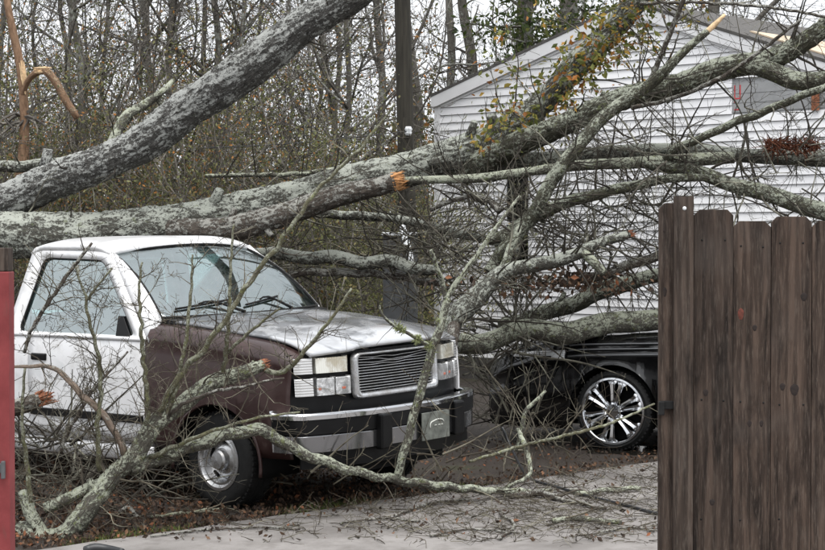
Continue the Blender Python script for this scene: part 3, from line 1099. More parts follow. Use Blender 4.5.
def make_wheel(R, wdt, rimR, style, mats):
    """axis y, outer face towards -y"""
    w = empty('wheel')
    h = wdt / 2
    m = MB()
    pr = [(rimR - 0.01, h * 0.75), (rimR + 0.01, h * 0.95), ((R + rimR) / 2, h), (R - 0.03, h * 0.93), (R - 0.006, h * 0.78)]
    full = pr + [(R, h * 0.6), (R, h * 0.25), (R - 0.008, h * 0.22), (R - 0.008, h * 0.15), (R, h * 0.12), (R, -h * 0.12), (R - 0.008, -h * 0.15), (R - 0.008, -h * 0.22), (R, -h * 0.25), (R, -h * 0.6)]
    full += [(r, -y) for r, y in pr[::-1]]
    m.lathe(full, 48)
    for i in range(56):                       # shoulder blocks
        a = i / 56 * 2 * math.pi
        for s in (-1, 1):
            c, sn = math.cos(a), math.sin(a)
            m.box(((R - 0.004) * c, s * h * 0.66, (R - 0.004) * sn), (0.014, h * 0.3, R * 0.06), rot=[[c, 0, -sn], [0, 1, 0], [sn, 0, c]])
    ty = m.build('tyre', mats[0], w, sharp=40)
    if style == 'steel':
        m = MB()
        m.lathe([(rimR + 0.004, -h * 0.92), (rimR + 0.008, -h * 0.98), (rimR - 0.012, -h * 1.0), (rimR - 0.022, -h * 0.9), (rimR - 0.03, -h * 0.86), (rimR - 0.036, -h * 0.9), (rimR - 0.046, -h * 0.9), (rimR - 0.055, -h * 0.66),
                 (rimR - 0.065, -h * 0.45), (rimR * 0.62, -h * 0.40), (rimR * 0.52, -h * 0.60), (rimR * 0.42, -h * 0.66), (rimR * 0.40, -h * 0.6), (0.001, -h * 0.6)], 48)
        m.build('rim', mats[1], w, sharp=50)
        for i in range(5):
            a = i / 5 * 2 * math.pi + 0.3
            s_ = MB()
            rr = rimR * 0.70
            s_.box((rr * math.cos(a), -h * 0.47, rr * math.sin(a)), (0.04, 0.02, 0.075), rot=[[math.cos(a), 0, -math.sin(a)], [0, 1, 0], [math.sin(a), 0, math.cos(a)]])
            s_.build('slot', M['dark'], w, bevel=0.012)
        m = MB()
        m.lathe([(rimR * 0.36, -h * 0.6), (rimR * 0.36, -h * 0.95), (rimR * 0.30, -h * 1.05), (0.001, -h * 1.08)], 28)
        m.build('hub_cap', mats[1], w, sharp=40)
    else:
        m = MB()
        m.lathe([(rimR + 0.004, -h * 0.9), (rimR + 0.008, -h * 1.02), (rimR - 0.008, -h * 1.05), (rimR - 0.02, -h * 0.95), (rimR - 0.024, -h * 0.4), (rimR - 0.03, h * 0.5)], 56)
        m.build('rim', mats[1], w, sharp=50)
        m = MB()
        m.lathe([(rimR - 0.02, -h * 0.05), (0.001, -h * 0.0)], 40)
        m.build('backing_disc', M['dark'], w)  # near-black backing disc filling the wheel behind the spokes
        for i in range(12):
            a0 = (i // 2) / 6 * 2 * math.pi + 0.35 + (0.17 if i % 2 else -0.17)
            m = MB()
            P = []
            for r_, wd, y in ((0.02, 0.016, -0.78), (rimR * 0.35, 0.015, -0.86), (rimR * 0.6, 0.016, -0.88), (rimR * 0.82, 0.022, -0.92), (rimR - 0.016, 0.040, -0.96)):
                c, sn = math.cos(a0), math.sin(a0)
                row = []
                for q, dy in ((-1, 0.25), (-0.85, 0.0), (0, 0.12), (0.85, 0.0), (1, 0.25)):
                    row.append([r_ * c - q * wd * sn, h * (y + dy), r_ * sn + q * wd * c])
                P.append(row)
            m.grid(P)
            m.build('spoke', mats[1], w, solid=0.012, sharp=35)
        m = MB()
        m.lathe([(rimR * 0.22, -h * 0.8), (rimR * 0.20, -h * 1.0), (0.001, -h * 1.05)], 24)
        m.build('hub_cap', mats[1], w, sharp=40)
    return w


def side_grid(sec, xs, arches, zfloor, sgn, narrow=None):
    """sec(x) -> list of (y,z) from top to bottom; bottom is lifted over the wheel arches"""
    P = []
    for x in xs:
        lift = zfloor
        for ax, az, ar in arches:
            if abs(x - ax) < ar:
                lift = max(lift, az + math.sqrt(ar * ar - (x - ax) ** 2))
        row = []
        for y, z in sec(x):
            row.append([x, sgn * y, max(z, lift)])
        P.append(row)
    return P


def arch_xs(x0, x1, arches, n=40):
    s = set(np.round(np.linspace(x0, x1, n), 4))
    for ax, az, ar in arches:
        for q in np.linspace(0, math.pi, 25):
            x = ax + ar * math.cos(q)
            if x0 < x < x1:
                s.add(round(x, 4))
        for x in (ax - ar - 0.001, ax + ar + 0.001):
            if x0 < x < x1:
                s.add(round(x, 4))
    return sorted(s)


def loop_round(pts, rad, n=5):
    """rounded polygon with n points per corner; pts 2-D"""
    out = []
    k_ = len(pts)
    for i in range(k_):
        p0, p1, p2 = (np.array(pts[(i + d) % k_], float) for d in (-1, 0, 1))
        a, b = unit(p0 - p1), unit(p2 - p1)
        for t in np.linspace(0, 1, n):
            out.append((p1 + a * rad) * (1 - t) ** 2 + 2 * t * (1 - t) * p1 + (p1 + b * rad) * t ** 2)
    return np.array(out)


# ------------------------------------------------------------------ the pickup truck
TRK = empty('pickup_truck', (-0.771, 12.77, 0.0), (math.radians(1.4), 0, math.radians(-37.6)))
tag(TRK, 'white pickup truck with brown front fender and chrome bumper under the fallen trunk', 'pickup truck')


def fx(y):
    return 0.90 - 0.17 * (abs(y) / 0.9) ** 2.6


def hood_pt(u, y):
    xc = -0.40 - 0.13 * (y / 0.8) ** 2
    xf = fx(y) - 0.01
    x = xc + (xf - xc) * u
    z = 1.268 + (1.150 - 1.268) * u ** 1.25 - 0.030 * (abs(y) / 0.8) ** 3
    z += 0.014 / (1 + math.exp((abs(y) - 0.46) / 0.02)) * min(1, u * 6)
    z += 0.006 * math.sin(7 * x + 3 * y) * 0.5
    z -= 0.03 * math.exp(-(((x - 0.1) / 0.28) ** 2 + ((y - 0.1) / 0.33) ** 2))
    z -= 0.02 * math.exp(-(((x - 0.55) / 0.18) ** 2 + ((y + 0.42) / 0.2) ** 2))
    z += 0.012 * math.exp(-(((x - 0.35) / 0.12) ** 2 + ((y - 0.3) / 0.16) ** 2))
    if u > 0.72:
        z -= ((u - 0.72) / 0.28) ** 2.4 * 0.062
    return [x, y, z]


us = np.linspace(0, 1, 40)
ysn = np.linspace(-0.795, 0.795, 45)
m = MB()
m.grid([[hood_pt(u, y) for y in ysn] for u in us])
m.build('hood', M['hood_paint'], TRK, solid=0.02, offset=-1)


def fend_top(x):
    u = max(0, min(1, (x + 0.53) / (0.72 + 0.53)))
    return 1.268 + (1.150 - 1.268) * u ** 1.25 - 0.034 - (max(0, u - 0.72) / 0.28) ** 2.4 * 0.058


def fend_sec(x):
    zt_ = fend_top(x)
    nz = 1 - 0.035 * max(0, (x - 0.45) / 0.27) ** 2
    base = [(0.803, zt_ + 0.002), (0.86, zt_ - 0.006), (0.905, zt_ - 0.03), (0.930, zt_ - 0.075), (0.938, zt_ - 0.10), (0.933, zt_ - 0.112), (0.944, zt_ - 0.19), (0.953, 0.80), (0.953, 0.68), (0.948, 0.56), (0.938, 0.46), (0.925, 0.40)]
    return [(y * nz, z_) for y, z_ in base]


ARF = [(0.05, 0.33, 0.405)]
for sgn, mt in ((-1, 'brown_paint'), (1, 'white_paint')):
    m = MB()
    m.grid(side_grid(fend_sec, arch_xs(-0.60, 0.70, ARF), ARF, 0.0, sgn), flip=(sgn > 0))
    fo_ = m.build('fender', M[mt], TRK, solid=0.012, offset=0, sharp=50)
    if sgn < 0:
        fo_['label'] = 'brown front fender'
    m = MB()
    qs = np.linspace(-0.15, math.pi + 0.15, 40)
    m.tube(np.array([[0.05 + 0.405 * math.cos(q), sgn * 0.945, 0.33 + 0.405 * math.sin(q), 0.012] for q in qs]), 8)
    m.build('wheel_arch_lip', M[mt], fo_)
    m = MB()                                   # inner wheel housing
    m.grid([[[0.05 + 0.40 * math.cos(q), sgn * y, 0.33 + 0.40 * math.sin(q)] for y in (0.93, 0.55)] for q in np.linspace(-0.2, math.pi + 0.2, 24)])
    m.build('wheel_housing', M['dark'], TRK, solid=0.01)

# front panel, grille, lamps


def front_slab(y0, y1, z0, z1, off, thick, n_=14, lean=0.06):
    y = np.linspace(y0, y1, n_)
    path = [(fx(v) + off - (z0 - 0.7) * lean, v) for v in y]
    return plan_slab(path, z0, z1, thick, lean=-(z1 - z0) * lean)


front_slab(-0.895, 0.895, 0.66, 1.075, -0.055, 0.06, 36).build('front_panel', M['black_plastic'], TRK, sharp=40)
grille = front_slab(-0.40, 0.40, 0.785, 1.035, -0.045, 0.02, 20).build('grille', M['dark'], TRK, sharp=40)
# chrome surround as a rounded frame
lp_o = loop_round([(-0.455, 0.755), (0.455, 0.755), (0.455, 1.066), (-0.455, 1.066)], 0.05)
lp_i = loop_round([(-0.415, 0.800), (0.405, 0.800), (0.405, 1.045), (-0.415, 1.045)], 0.04)


def dens(lp, k_=6):
    out = []
    for i in range(len(lp)):
        a, b = lp[i], lp[(i + 1) % len(lp)]
        for t in np.linspace(0, 1, k_, endpoint=False):
            out.append(a * (1 - t) + b * t)
    return np.array(out)


lo_, li_ = dens(lp_o), dens(lp_i)


def fpt(y, z_, off):
    return [fx(y) + off - (z_ - 0.7) * 0.06, y, z_]


m = MB()
mid = (lo_ + li_) / 2
m.grid([[fpt(y, z_, -0.03) for y, z_ in lo_], [fpt(y, z_, 0.006) for y, z_ in lo_ * 0.85 + li_ * 0.15], [fpt(y, z_, 0.014) for y, z_ in mid], [fpt(y, z_, 0.004) for y, z_ in lo_ * 0.12 + li_ * 0.88], [fpt(y, z_, -0.04) for y, z_ in li_]], close=True, flip=True)
m.build('surround', M['chrome_dirty'], grille)
rng = RS(11)
for i in range(13):
    z_ = 0.812 + i * 0.0185
    m = MB()
    yy = np.linspace(-0.408, 0.400, 40)
    P = []
    bent = i >= 9
    ph = rng.uniform(0, 6)
    for y in yy:
        dz = 0.0
        if bent:
            w_ = math.exp(-((y + 0.05) / 0.22) ** 2)
            dz = -w_ * 0.020 * (1 + 0.5 * math.sin(9 * y + ph)) * (i - 8) / 4 + w_ * 0.004 * math.sin(23 * y + ph)
        P.append([*fpt(y, z_ + dz, -0.014 - (0.012 if bent else 0)), 0.0026])
    m.tube(np.array(P), 6)
    m.build('grille_bar', M['chrome_dirty'], grille)
for sgn in (-1, 1):
    a, b = (-0.765, -0.475) if sgn < 0 else (0.475, 0.765)
    a, b = (-0.755, -0.515) if sgn < 0 else (0.515, 0.755)
    hl = front_slab(a, b, 0.95, 1.050, 0.002, 0.05).build('headlight', M['lens_hazed'], TRK, sharp=40, bevel=0.006)
    a, b = (-0.615, -0.495) if sgn < 0 else (0.495, 0.615)
    pl_ = front_slab(a, b, 0.805, 0.918, 0.002, 0.05).build('lower_lamp', M['lens_lamp'], TRK, sharp=40, bevel=0.006)
    front_slab((a + b) / 2 - 0.012, (a + b) / 2 + 0.016, 0.838, 0.853, 0.0045, 0.004).build('reflector', M['amber'], pl_, bevel=0.001)
    a, b = (-0.755, -0.625) if sgn < 0 else (0.625, 0.755)
    pl_ = front_slab(a, b, 0.805, 0.918, 0.002, 0.05).build('lower_lamp', M['lens_lamp'], TRK, sharp=40, bevel=0.006)
    front_slab(a + 0.012, a + 0.03, 0.842, 0.856, 0.0045, 0.004).build('reflector', M['amber'], pl_, bevel=0.001)
    # wrap-around markers
    for z0, z1 in ((0.95, 1.050), (0.805, 0.918)):
        y = np.linspace(0.775, 0.885, 8)
        path = [(fx(v) + 0.0 - (z0 - 0.7) * 0.06 - max(0, (v - 0.85) / 0.045) ** 2 * 0.03, sgn * v) for v in y]
        if sgn < 0:
            path = path[::-1]
        mk = plan_slab(path, z0, z1, 0.04, lean=-(z1 - z0) * 0.06).build('corner_marker', M['lens_clear'], TRK, sharp=40, bevel=0.004)

# bumper following a wrapped plan path
bp = [(0.60, -0.985), (0.66, -0.985), (0.70, -0.982), (0.755, -0.965)]
for y in np.linspace(-0.93, 0.93, 40):
    bp.append((1.005 - 0.20 * (abs(y) / 0.95) ** 2.4, y))
bp += [(0.755, 0.965), (0.70, 0.982), (0.66, 0.985), (0.60, 0.985)]
bp = np.array(bp)


def off_path(p, d):
    T = np.gradient(p, axis=0)
    T /= np.linalg.norm(T, axis=1)[:, None]
    return p + np.stack([T[:, 1], -T[:, 0]], 1) * d


bumper = plan_slab(bp, 0.45, 0.565, 0.05).build('bumper', M['chrome_dull'], TRK, sharp=35, bevel=0.012)
plan_slab(off_path(bp, 0.012), 0.664, 0.705, 0.075).build('upper_lip', M['chrome'], bumper, sharp=35, bevel=0.014)
plan_slab(off_path(bp, 0.006), 0.567, 0.662, 0.055).build('rubber_strip', M['black_plastic'], bumper, sharp=35, bevel=0.006)
for y in (-0.33, 0.53):
    m = MB()
    x = 1.005 - 0.20 * (abs(y) / 0.95) ** 2.4
    m.box((x + 0.012, y, 0.545), (0.06, 0.115, 0.235))
    m.build('overrider', M['black_plastic'], bumper, smooth=False, bevel=0.012)
plan_slab(off_path(bp[4:-4], -0.04), 0.34, 0.445, 0.02).build('valance', M['black_plastic'], TRK, sharp=35)
y0 = 0.20
xq = 1.005 - 0.20 * (abs(y0) / 0.95) ** 2.4
plate = MB().box((xq + 0.028, y0, 0.53), (0.012, 0.31, 0.19)).build('licence_plate', M['plate'], bumper, smooth=False, bevel=0.004)
m = MB()
sq = catmull([[xq + 0.036, y0 - 0.07, 0.515, 0.004], [xq + 0.036, y0 - 0.065, 0.55, 0.004], [xq + 0.036, y0 - 0.03, 0.562, 0.004], [xq + 0.036, y0 + 0.02, 0.57, 0.004], [xq + 0.036, y0 + 0.07, 0.562, 0.004], [xq + 0.036, y0 + 0.085, 0.545, 0.003]], 0.01)
m.tube(sq, 6)
for yy in (-0.02, 0.02, 0.05):
    m.tube(np.array([[xq + 0.036, y0 + yy, 0.53, 0.003], [xq + 0.036, y0 + yy + 0.02, 0.532, 0.003], [xq + 0.036, y0 + yy + 0.022, 0.52, 0.002]]), 6)
m.build('worn_mark', M['plate_mark'], TRK).parent = bumper

# cab: doors, corners, rocker


def door_sec(x):
    return [(0.934, 1.123), (0.938, 1.11), (0.946, 1.07), (0.955, 0.98), (0.958, 0.85), (0.957, 0.72), (0.953, 0.60), (0.948, 0.50), (0.935, 0.41)]


for sgn in (-1, 1):
    m = MB()
    m.grid(side_grid(door_sec, np.linspace(-1.80, -0.606, 16), [], 0, sgn), flip=sgn > 0)
    door = m.build('door', M['white_paint'], TRK, solid=0.012, offset=0, sharp=50)
    m = MB()
    m.grid(side_grid(door_sec, np.linspace(-2.06, -1.806, 8), [], 0, sgn), flip=sgn > 0)
    m.build('cab_corner', M['white_paint'], TRK, solid=0.012, offset=0, sharp=50)
    m = MB()
    m.grid(side_grid(lambda x: [(0.925, 0.402), (0.93, 0.36), (0.915, 0.30), (0.86, 0.27)], np.linspace(-2.06, -0.55, 12), [], 0, sgn), flip=sgn > 0)
    m.build('rocker_panel', M['white_paint'], TRK, solid=0.01, offset=0)
    m = MB()
    m.box((-1.2, sgn * 0.962, 0.585), (1.17, 0.018, 0.055))
    m.build('trim_strip', M['black_plastic'], door, smooth=False, bevel=0.006)
    m = MB()
    m.box((-1.68, sgn * 0.962, 0.98), (0.16, 0.03, 0.05))
    m.build('handle', M['black_plastic'], door, smooth=False, bevel=0.01)
    # greenhouse side frame with window opening
    yof = lambda z_: 0.925 - (z_ - 1.155) * 0.36
    outer = loop_round([(-0.575, 1.125), (-1.155, 1.735), (-1.985, 1.755), (-2.06, 1.125)], 0.035, 6)
    inner = loop_round([(-0.705, 1.148), (-1.215, 1.675), (-1.85, 1.69), (-1.94, 1.148)], 0.07, 6)
    od, idn = dens(outer, 3), dens(inner, 3)
    m = MB()
    m.grid([[[x, sgn * yof(z_), z_] for x, z_ in od], [[x, sgn * (yof(z_) + 0.004), z_] for x, z_ in od * 0.5 + idn * 0.5], [[x, sgn * (yof(z_) - 0.006), z_] for x, z_ in idn]], close=True, flip=sgn < 0)
    fr_ = m.build('window_frame', M['white_paint'], TRK, solid=0.03, offset=0, sharp=40)
    m = MB()
    m.tube(np.array([[x, sgn * (yof(z_) - 0.002), z_, 0.011] for x, z_ in np.vstack([idn, idn[:1]])]), 6, caps=False)
    m.build('window_seal', M['rubber'], fr_)
    m = MB()
    m.ngon([[x, sgn * (yof(z_) - 0.012), z_] for x, z_ in idn], [list(range(len(idn)))])
    m.build('side_window', M['glass_side'], TRK, smooth=False)
    m = MB()
    m.hexa([[-0.75, sgn * 0.94, 1.15], [-0.90, sgn * 0.94, 1.15], [-0.90, sgn * 0.91, 1.15], [-0.75, sgn * 0.91, 1.15], [-0.87, sgn * 0.892, 1.29], [-0.92, sgn * 0.892, 1.29], [-0.92, sgn * 0.865, 1.29], [-0.87, sgn * 0.865, 1.29]])
    m.build('mirror_mount', M['black_plastic'], TRK, smooth=False, bevel=0.004)

# roof


def roof_pt(u, v):
    y = v * 0.735
    xf_ = -1.075 - 0.09 * abs(v) ** 2
    xr_ = -2.03 + 0.05 * abs(v) ** 2
    x = xf_ + (xr_ - xf_) * u
    z_ = 1.795 - 0.050 * abs(v) ** 3.4 - 0.05 * max(0, (0.22 - u) / 0.22) ** 2 - 0.05 * max(0, (u - 0.85) / 0.15) ** 2
    return [x, y, z_]


m = MB()
m.grid([[roof_pt(u, v) for v in np.linspace(-1, 1, 31)] for u in np.linspace(0, 1, 22)], flip=True)
m.build('roof', M['white_paint'], TRK, solid=0.035, offset=-1)


def ws_pt(u, v, off=0.0):
    b = np.array([-0.37 - 0.19 * v * v, v * 0.825, 1.278])
    t = np.array([-1.07 - 0.10 * v * v, v * 0.695, 1.765 - 0.045 * v * v])
    p = b * (1 - u) + t * u
    bl = 0.045 * 4 * u * (1 - u)
    return p + np.array([0.62, 0, 0.78]) * (bl + off)


m = MB()
m.grid([[ws_pt(u, v) for v in np.linspace(-1, 1, 25)] for u in np.linspace(0, 1, 14)])
wsh = m.build('windshield', M['glass'], TRK)
m = MB()
ed = [ws_pt(0, v, 0.004) for v in np.linspace(-1, 1, 25)] + [ws_pt(u, 1, 0.004) for u in np.linspace(0, 1, 14)[1:]] + [ws_pt(1, v, 0.004) for v in np.linspace(1, -1, 25)[1:]] + [ws_pt(u, -1, 0.004) for u in np.linspace(1, 0, 14)[1:]]
m.tube(np.array([[*p, 0.011] for p in ed]), 6, caps=False)
m.build('seal', M['rubber'], wsh)
for sgn in (-1, 1):                             # A pillars between windscreen edge and door frame
    m = MB()
    rows = []
    for u in np.linspace(-0.02, 1.0, 12):
        p = ws_pt(u, sgn * 1.0)
        q = np.array([-0.575 + (-1.155 + 0.575) * u, sgn * (0.935 - 0.36 * 0.61 * u), 1.127 + 0.608 * u])
        mid_ = (p + q) / 2 + np.array([0.004, sgn * 0.006, 0.004])
        rows.append([p, mid_, q])
    m.grid(rows, flip=sgn < 0)
    m.build('pillar', M['white_paint'], TRK, solid=0.03, offset=0)
# cowl, wipers
m = MB()
m.grid([[[-0.36 - 0.19 * v * v - s_ * 0.05 + 0.03, v * 0.82, 1.262 + 0.008 * s_] for v in np.linspace(-1, 1, 21)] for s_ in (-1.2, 0, 1.2)], flip=True)
m.build('cowl', M['black_plastic'], TRK, solid=0.01)
for v0, v1, u1 in ((-0.22, -0.78, 0.12), (0.42, -0.08, 0.13)):
    m = MB()
    a = ws_pt(0.0, v0, 0.02)
    b = ws_pt(u1, (v0 + v1) / 2, 0.035)
    c_ = ws_pt(0.10, v1, 0.022)
    m.tube(catmull([[*a, 0.012], [*b, 0.008], [*((b + c_) / 2 + np.array([0, 0, 0.0])), 0.006]], 0.04), 6)
    bl = [ws_pt(0.15 - 0.07 * t, v0 + (v1 - v0) * (0.15 + 1.0 * t), 0.016) for t in np.linspace(0, 1, 8)]
    m.tube(np.array([[*p, 0.008] for p in bl]), 6)
    m.build('wiper', M['rubber'], TRK)
# cab back wall and rear window
m = MB()
m.box((-2.045, 0, 0.75), (0.03, 1.82, 0.82))
m.build('cab_back', M['white_paint'], TRK, smooth=False)
m = MB()
ro_ = dens(loop_round([(-0.92, 1.157), (0.92, 1.157), (0.70, 1.765), (-0.70, 1.765)], 0.04, 6), 3)
ri_ = dens(loop_round([(-0.72, 1.25), (0.72, 1.25), (0.62, 1.64), (-0.62, 1.64)], 0.06, 6), 3)
m.grid([[[-2.055 + (z_ - 1.157) * 0.11, y, z_] for y, z_ in ro_], [[-2.055 + (z_ - 1.157) * 0.11, y, z_] for y, z_ in ri_]], close=True)
m.build('rear_frame', M['white_paint'], TRK, solid=0.02)
m = MB()
m.ngon([[-2.053 + (z_ - 1.157) * 0.11, y, z_] for y, z_ in ri_], [list(range(len(ri_)))])
m.build('rear_window', M['glass_side'], TRK, smooth=False)
# interior
m = MB()
m.box((-0.72, 0, 1.07), (0.40, 1.62, 0.20))
m.build('dashboard', M['interior'], TRK, smooth=False, bevel=0.05)
m = MB()
m.box((-1.75, 0, 0.98), (0.16, 1.55, 0.62), rot=[[0.98, 0, -0.17], [0, 1, 0], [0.17, 0, 0.98]])
m.box((-1.45, 0, 0.72), (0.55, 1.55, 0.18))
m.build('bench_seat', M['interior'], TRK, smooth=False, bevel=0.05)
m = MB()
qs = np.linspace(0, 2 * math.pi, 28)
m.tube(np.array([[-1.02 - 0.09 * math.sin(q), 0.38 + 0.19 * math.cos(q), 1.13 + 0.165 * math.sin(q), 0.014] for q in qs]), 8, caps=False)
m.tube(np.array([[-1.02, 0.38, 1.13, 0.03], [-0.8, 0.38, 1.03, 0.03]]), 8)
m.build('steering_wheel', M['rubber'], TRK)
m = MB()
m.box((-0.62, 0, 0.75), (0.06, 1.8, 0.75))
m.box((-1.35, 0, 0.42), (1.4, 1.84, 0.08))
m.box((-1.4, 0, 0.36), (4.6, 0.9, 0.16))
m.box((0.2, 0, 0.62), (0.9, 1.0, 0.5))
m.build('underbody', M['dark'], TRK, smooth=False)
m = MB()
m.box((-1.42, 0, 1.752), (0.06, 0.27, 0.055))
m.build('rear_view_mirror', M['black_plastic'], TRK, smooth=False, bevel=0.01)
# load bed
ARB = [(-3.0, 0.36, 0.43)]


def bed_sec(x):
    return [(0.86, 1.16), (0.92, 1.165), (0.945, 1.14), (0.955, 1.0), (0.958, 0.85), (0.957, 0.7), (0.95, 0.55), (0.935, 0.42)]


for sgn in (-1, 1):
    m = MB()
    m.grid(side_grid(bed_sec, arch_xs(-4.05, -2.09, ARB), ARB, 0, sgn), flip=sgn > 0)
    m.build('bed_side', M['white_paint'], TRK, solid=0.03, offset=-1, sharp=50)
    m = MB()
    m.grid([[[-3.0 + 0.43 * math.cos(q), sgn * y, 0.36 + 0.43 * math.sin(q)] for y in (0.93, 0.6)] for q in np.linspace(-0.2, math.pi + 0.2, 24)])
    m.build('wheel_housing', M['dark'], TRK, solid=0.01)
m = MB()
m.box((-3.07, 0, 0.62), (1.95, 1.75, 0.04))
m.box((-2.1, 0, 0.88), (0.03, 1.78, 0.52))
m.build('bed_floor', M['white_paint'], TRK, smooth=False)
m = MB()
m.box((-4.045, 0, 0.86), (0.04, 1.72, 0.58))
m.build('tailgate', M['white_paint'], TRK, smooth=False, bevel=0.01)
m = MB()
m.box((-4.12, 0, 0.52), (0.14, 1.9, 0.16))
m.build('rear_bumper', M['chrome_dirty'], TRK, smooth=False, bevel=0.02)
wh = make_wheel(0.328, 0.235, 0.195, 'steel', (M['rubber'], M['chrome_dirty']))
lean = math.radians(1.4)
for i, (x, sgn) in enumerate(((0.05, -1), (0.05, 1), (-3.0, -1), (-3.0, 1))):
    w_ = wh if i == 0 else copy_tree(wh)
    w_.parent = TRK
    yy = sgn * 0.80
    w_.location = (x, yy, 0.324 - yy * math.tan(lean))
    w_.rotation_euler = (-lean, 0, (0 if sgn < 0 else math.pi) + (math.radians(-5) if x > 0 else 0))

# ------------------------------------------------------------------ the black car
CAR = empty('black_car', (2.12, 16.14, 0.0), (0, 0, math.pi - math.radians(27)))
tag(CAR, 'glossy black car with large chrome wheel crushed under a lichen covered limb', 'car')


def ctop(x):
    return np.interp(x, [-4.0, -3.6, -3.0, -1.0, -0.6, 0.3, 0.75, 1.05, 1.22], [0.84, 1.0, 1.05, 1.03, 1.02, 0.985, 0.93, 0.85, 0.74])


def csec(x):
    t_ = ctop(x)
    w_ = 1 - 0.16 * max(0, (x - 0.65) / 0.57) ** 2 - 0.10 * max(0, (-3.4 - x) / 0.6) ** 2
    pr = [(0.0, t_ + 0.02), (0.35, t_ + 0.016), (0.62, t_), (0.76, t_ - 0.02), (0.82, t_ - 0.035), (0.842, t_ - 0.06), (0.862, t_ - 0.072), (0.868, t_ - 0.10), (0.884, t_ - 0.112), (0.890, t_ - 0.145), (0.905, t_ - 0.157), (0.908, t_ - 0.20), (0.90, t_ - 0.23)]
    zl_ = t_ - 0.23
    pr += [(0.915, zl_ * 0.75 + 0.05), (0.92, zl_ * 0.5 + 0.1), (0.91, 0.30), (0.89, 0.20), (0.84, 0.16)]
    return [(y * w_, z_) for y, z_ in pr]


ARC = [(0.0, 0.34, 0.395), (-2.8, 0.34, 0.395)]
m = MB()
cxs = arch_xs(-4.0, 1.22, ARC, 74)
for sgn in (-1, 1):
    P = side_grid(csec, cxs, [], 0, sgn)
    for row, x in zip(P, cxs):
        lift = 0
        for ax, az, ar in ARC:
            if abs(x - ax) < ar:
                lift = az + math.sqrt(ar * ar - (x - ax) ** 2)
        for q in row[10:]:
            q[2] = max(q[2], lift)
    m.grid(P, flip=sgn > 0)
for x in (-4.0, 1.22):
    sec_ = csec(x)
    ring_ = [[x, y, z_] for y, z_ in sec_] + [[x, -y, z_] for y, z_ in sec_[:0:-1]]
    m.ngon(ring_, [list(range(len(ring_)))])
m.build('body', M['black_paint'], CAR, sharp=55)
for sgn in (-1, 1):
    for ax in (0.0, -2.8):
        m = MB()
        m.grid([[[ax + 0.395 * math.cos(q), sgn * y, 0.34 + 0.395 * math.sin(q)] for y in (0.895, 0.5)] for q in np.linspace(-0.25, math.pi + 0.25, 24)])
        m.build('wheel_housing', M['dark'], CAR, solid=0.008)
    m = MB()
    m.hexa([[0.95, sgn * 0.868, 0.775], [0.44, sgn * 0.922, 0.765], [0.44, sgn * 0.80, 0.765], [0.95, sgn * 0.76, 0.775], [0.93, sgn * 0.856, 0.82], [0.44, sgn * 0.912, 0.85], [0.44, sgn * 0.79, 0.85], [0.93, sgn * 0.75, 0.82]])
    m.build('headlight', M['lens_clear'], CAR, smooth=False, bevel=0.01)
    m = MB()
    m.box((0.43, sgn * 0.9, 0.66), (0.006, 0.04, 0.30))
    m.build('bumper_seam', M['dark'], CAR, smooth=False)
    for x in (-0.62, -1.95):
        m = MB()
        m.box((x, sgn * 0.905, 0.56), (0.006, 0.03, 0.62))
        m.build('door_seam', M['dark'], CAR, smooth=False)
    for zo, yo in ((-0.085, 0.872), (-0.128, 0.893), (-0.178, 0.911)):  # added grey strips standing in for pale wall reflections in the black paint
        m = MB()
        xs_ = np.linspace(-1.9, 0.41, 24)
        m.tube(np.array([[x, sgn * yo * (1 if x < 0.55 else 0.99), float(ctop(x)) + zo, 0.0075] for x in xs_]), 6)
        m.build('reflection_strip', M['reflection_grey'], CAR)
    m = MB()
    m.box((-1.78, sgn * 0.925, 0.80), (0.18, 0.03, 0.035))
    m.build('door_handle', M['black_paint'], CAR, smooth=False, bevel=0.008)
    # side glass and pillars
    yc = lambda z_: 0.80 - (z_ - 0.97) * 0.45
    oo = dens(loop_round([(-0.85, 0.955), (-1.45, 1.40), (-2.55, 1.41), (-3.25, 0.985)], 0.05, 5), 3)
    ii = dens(loop_round([(-1.0, 0.985), (-1.50, 1.355), (-2.48, 1.365), (-3.0, 1.01)], 0.05, 5), 3)
    m = MB()
    m.grid([[[x, sgn * yc(z_), z_] for x, z_ in oo], [[x, sgn * yc(z_), z_] for x, z_ in ii]], close=True, flip=sgn < 0)
    m.build('pillar_frame', M['black_paint'], CAR, solid=0.03)
    m = MB()
    m.ngon([[x, sgn * (yc(z_) - 0.015), z_] for x, z_ in ii], [list(range(len(ii)))])
    m.build('side_window', M['glass_dark'], CAR, smooth=False)
    m = MB()
    m.box((-1.08, sgn * 0.96, 1.02), (0.10, 0.20, 0.13))
    m.build('mirror', M['black_paint'], CAR, smooth=False, bevel=0.03)
m = MB()
m.grid([[[-1.42 - u * 1.16, v * 0.62, 1.43 - 0.03 * abs(v) ** 3 - 0.02 * (2 * u - 1) ** 2] for v in np.linspace(-1, 1, 15)] for u in np.linspace(0, 1, 10)], flip=True)
m.build('roof', M['black_paint'], CAR, solid=0.03)
m = MB()
m.grid([[np.array([-0.62 - 0.22 * v * v, v * 0.78, 0.96]) * (1 - u) + np.array([-1.43 - 0.05 * v * v, v * 0.6, 1.415]) * u + np.array([0.03, 0, 0.04]) * 4 * u * (1 - u) for v in np.linspace(-1, 1, 15)] for u in np.linspace(0, 1, 8)])
m.build('windshield', M['glass'], CAR)
m = MB()
m.grid([[np.array([-3.4, v * 0.72, 0.985]) * (1 - u) + np.array([-2.57, v * 0.6, 1.415]) * u for v in np.linspace(-1, 1, 15)] for u in np.linspace(0, 1, 8)], flip=True)
m.build('rear_window', M['glass_dark'], CAR)
m = MB()
m.box((-1.5, 0, 0.28), (4.6, 1.1, 0.2))
